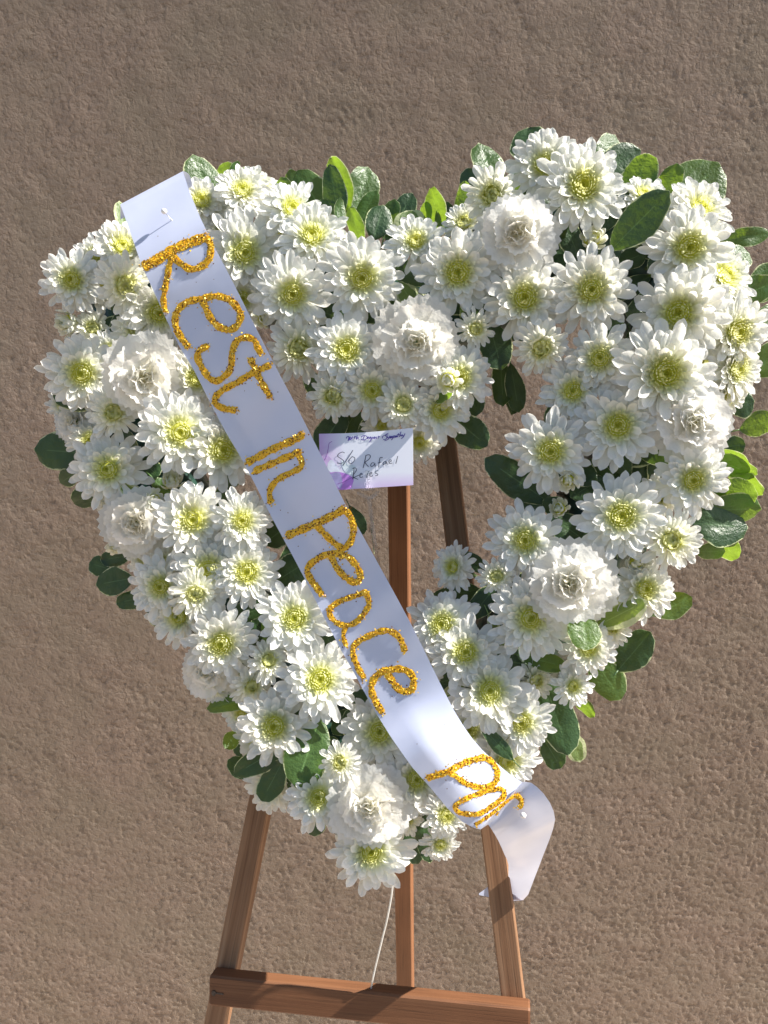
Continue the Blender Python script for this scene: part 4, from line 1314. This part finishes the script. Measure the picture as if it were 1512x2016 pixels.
HAND = [[(240, 435), (200, 420), (140, 450), (125, 490), (180, 530), (225, 570), (200, 600), (130, 610), (118, 590)], [(375, 390), (300, 510), (210, 645)],
        [(370, 490), (320, 540), (310, 590), (350, 610), (400, 560), (405, 515), (360, 495)],
        [(592, 470), (570, 580), (545, 685)], [(585, 478), (640, 463), (665, 490), (640, 540), (580, 588), (605, 630), (636, 662)],
        [(730, 600), (690, 600), (670, 640), (690, 660), (735, 620), (738, 600), (745, 660)], [(870, 515), (830, 510), (815, 560), (800, 675)], [(790, 600), (845, 585)],
        [(920, 572), (880, 590), (875, 625), (910, 612), (930, 578), (932, 605), (945, 622)], [(970, 590), (1010, 570), (1000, 545), (970, 568), (985, 610), (1030, 600)], [(1117, 488), (1085, 612)],
        [(397, 690), (385, 790), (375, 872)], [(368, 690), (415, 682), (432, 725), (378, 822), (460, 872)], [(482, 800), (430, 822), (380, 850)],
        [(490, 800), (530, 790), (515, 768), (490, 798), (500, 840), (542, 828)], [(632, 738), (620, 745)], [(618, 770), (595, 842)],
        [(652, 792), (690, 772), (680, 750), (655, 788), (670, 822), (708, 808)], [(797, 728), (755, 735), (745, 765), (786, 785), (778, 806), (742, 812)]]
PRINT = [[(270, 195), (275, 170), (312, 165), (295, 232), (335, 168), (325, 222), (372, 160)], [(368, 172), (358, 212)], [(412, 150), (393, 208)], [(383, 176), (428, 168)],
         [(448, 148), (430, 212), (448, 184), (466, 182), (458, 208)], [(566, 148), (545, 212)], [(520, 200), (525, 218), (565, 218), (612, 190), (600, 156), (556, 148), (520, 165), (518, 180)],
         [(616, 190), (640, 180), (630, 168), (617, 194), (640, 205)], [(650, 190), (674, 180), (664, 168), (651, 194), (673, 203)], [(692, 172), (672, 225), (648, 256)], [(690, 180), (712, 174), (706, 200), (685, 202)],
         [(724, 188), (747, 178), (736, 167), (725, 194), (746, 201)], [(776, 168), (756, 178), (770, 192), (752, 202)], [(804, 152), (790, 198)], [(784, 170), (824, 160)],
         [(964, 112), (932, 122), (915, 148), (938, 174), (918, 206), (874, 216)], [(870, 192), (862, 170), (892, 148), (962, 135)], [(950, 158), (953, 186), (978, 178)], [(988, 150), (958, 208), (898, 232)],
         [(997, 158), (990, 192), (1012, 158), (1008, 188), (1030, 156), (1028, 186)], [(1052, 146), (1034, 196), (1008, 222)], [(1050, 156), (1072, 150), (1062, 178), (1044, 178)],
         [(1098, 148), (1074, 164), (1084, 178), (1100, 150), (1102, 174)], [(1132, 110), (1114, 172)], [(1104, 136), (1148, 126)], [(1172, 82), (1146, 166), (1165, 140), (1182, 138), (1176, 160)],
         [(1196, 128), (1195, 154), (1216, 148)], [(1238, 112), (1208, 172), (1172, 200)]]


def pen(strokes, width, mat, name, parent, h=0.00045):
    mb = MB()
    for st in strokes:
        path = catmull(z84(st), 0.8)
        n = len(path)
        rows = []
        for i, p in enumerate(path):
            a, b = path[max(0, i - 1)], path[min(n - 1, i + 1)]
            d = Vector((b[0] - a[0], b[1] - a[1]))
            d = d.normalized() if d.length > 1e-6 else Vector((1, 0))
            w = width * 0.5 * (0.85 + 0.25 * abs(d.y))
            for s in (-1, 1):
                rows.append(hp(p[0] - d.y * s * w, p[1] + d.x * s * w, CARD_OFF + h))
        mb.grid(rows, n, 2)
    put(ob(name, mb.mesh(name, mat, False), parent), Matrix.Identity(4))


def build_card():
    root = empty('sympathy_card', hp(*card_px(.5, 1), CARD_OFF))
    tag(root, 'small white sympathy card with violet flower print and handwriting in the heart opening', 'card')
    nu, nv = 13, 9
    mb = MB()
    uvs = []
    pts = []
    for i in range(nu):
        for j in range(nv):
            u, v = i / (nu - 1), j / (nv - 1)
            pts.append(hp(*card_px(u, v), CARD_OFF))
            uvs.append((u, 1 - v))
    front = len(pts)
    faces = [(i * nv + j, i * nv + j + 1, (i + 1) * nv + j + 1, (i + 1) * nv + j) for i in range(nu - 1) for j in range(nv - 1)]
    back = [p - N * 0.0004 for p in pts]
    faces += [tuple(front + q for q in f[::-1]) for f in faces]
    rim = [(i, 0) for i in range(nu)] + [(nu - 1, j) for j in range(1, nv)] + [(i, nv - 1) for i in range(nu - 2, -1, -1)] + [(0, j) for j in range(nv - 2, 0, -1)]
    rim = [i * nv + j for i, j in rim]
    for a, b in zip(rim, rim[1:] + rim[:1]):
        faces.append((a, b, front + b, front + a))
    me = mk('card_sheet', pts + back, faces, card_material(), uv=uvs + uvs, smooth=False)
    put(ob('card_sheet', me, root), Matrix.Identity(4))
    # printed petals
    shapes = [((0.68, 0.50, 0.80), [(628, 915), (640, 897), (648, 899), (655, 908), (662, 922), (668, 935), (672, 950), (664, 962), (650, 964), (633, 966), (631, 940)], .00012),
              ((0.72, 0.76, 0.84), [(645, 912), (652, 905), (662, 915), (668, 925), (672, 936), (664, 938), (652, 931), (645, 922)], .00017),
              ((0.50, 0.22, 0.64), [(648, 931), (662, 929), (676, 931), (688, 936), (696, 943), (694, 953), (689, 962), (668, 963.5), (656, 950)], .00021),
              ((0.36, 0.33, 0.56), [(650, 933), (660, 930), (669, 931), (673, 941), (674, 953), (670, 962.5), (664, 958), (656, 946)], .00025),
              ((0.72, 0.80, 0.82), [(672, 905), (682, 912), (700, 917), (698, 924), (692, 934), (682, 931), (674, 920)], .00011)]
    for k, (c, poly, h) in enumerate(shapes):
        pm = plain('card_print_%d' % k, c, 0.45, 0, 0.5, 0.18, 130.0)
        pp = catmull(poly + poly[:1], 2.0)[:-1]
        me = mk('printed_petal', [hp(x, y, CARD_OFF + h) for x, y in pp], [tuple(range(len(pp)))], pm, smooth=False)
        put(ob('printed_petal', me, root), Matrix.Identity(4))
    vein = plain('print_vein', (0.28, 0.08, 0.40), 0.45)
    inv = lambda pts: [((x - 650) * 8.4, (y - 840) * 8.4) for x, y in pts]
    pen([inv([(654, 869), (648, 873), (646, 884), (643, 897), (639, 906)]), inv([(696, 938), (680, 947), (664, 953)])], 0.9, vein, 'printed_vein', root, .0003)
    ink = plain('ballpoint_ink', (0.02, 0.03, 0.07), 0.4)
    blue = plain('printed_ink', (0.06, 0.03, 0.30), 0.4)
    pen(HAND, 1.25, ink, 'handwriting', root)
    pen(PRINT, 1.35, blue, 'printed_greeting', root)


build_card()


def build_pick():
    m, nt, out = new_mat('clear_plastic')
    g = node(nt, 'ShaderNodeBsdfGlass', IOR=1.45, Roughness=0.02)
    g.inputs['Color'].default_value = (0.95, 0.96, 0.96, 1)
    t = nt.nodes.new('ShaderNodeBsdfTransparent')
    mx = nt.nodes.new('ShaderNodeMixShader')
    mx.inputs[0].default_value = 0.85
    nt.links.new(g.outputs[0], mx.inputs[2])
    nt.links.new(t.outputs[0], mx.inputs[1])
    nt.links.new(mx.outputs[0], out.inputs[0])
    root = empty('card_pick', hp(745, 1100, 0.05))
    tag(root, 'clear plastic forked pick holding up the sympathy card', 'card holder')
    o = CARD_OFF + 0.0022

    def flat(name, outline, thick):
        pts = [hp(x, y, o) for x, y in outline]
        n = len(pts)
        pts += [p - N * thick for p in pts]
        f = [tuple(range(n)), tuple(range(2 * n - 1, n - 1, -1))] + [(i, i + n, (i + 1) % n + n, (i + 1) % n) for i in range(n)]
        put(ob(name, mk(name, pts, f, m, smooth=False), root), Matrix.Identity(4))
    flat('stem', [(722, 980), (730, 980), (745, 1098), (760, 1200), (752, 1200), (737, 1098)], 0.0026)
    flat('yoke', [(703, 967), (703, 973), (722, 983), (730, 983), (744, 972), (746, 966), (742, 966), (729, 976), (723, 976), (708, 969)], 0.0026)
    flat('centre_tine', [(719, 925), (727, 925), (727.5, 965), (720, 965)], 0.0016)
    flat('slot_bar', [(711, 963), (737, 961), (737, 965), (711, 967)], 0.0018)


build_pick()


# ------------------------------------------------------------------ wire support below the point of the heart
def build_wire():
    m = plain('galvanised_wire', (0.68, 0.68, 0.66), 0.35, 0.4, 0.5, 0.08, 90)
    mb = MB()
    px = catmull([(770, 1690, .0), (773, 1740, -.012), (764, 1800, -.018), (752, 1850, -.022), (738, 1908, -.027), (733, 1932, -.030), (728, 1960, -.050)], 6.0)
    mb.tube([hp(*p) for p in px], 0.00095, 8)
    o = ob('support_wire', mb.mesh('support_wire', m))
    tag(o, 'thin bent metal wire from the point of the wreath down to the crossbar', 'wire')


build_wire()
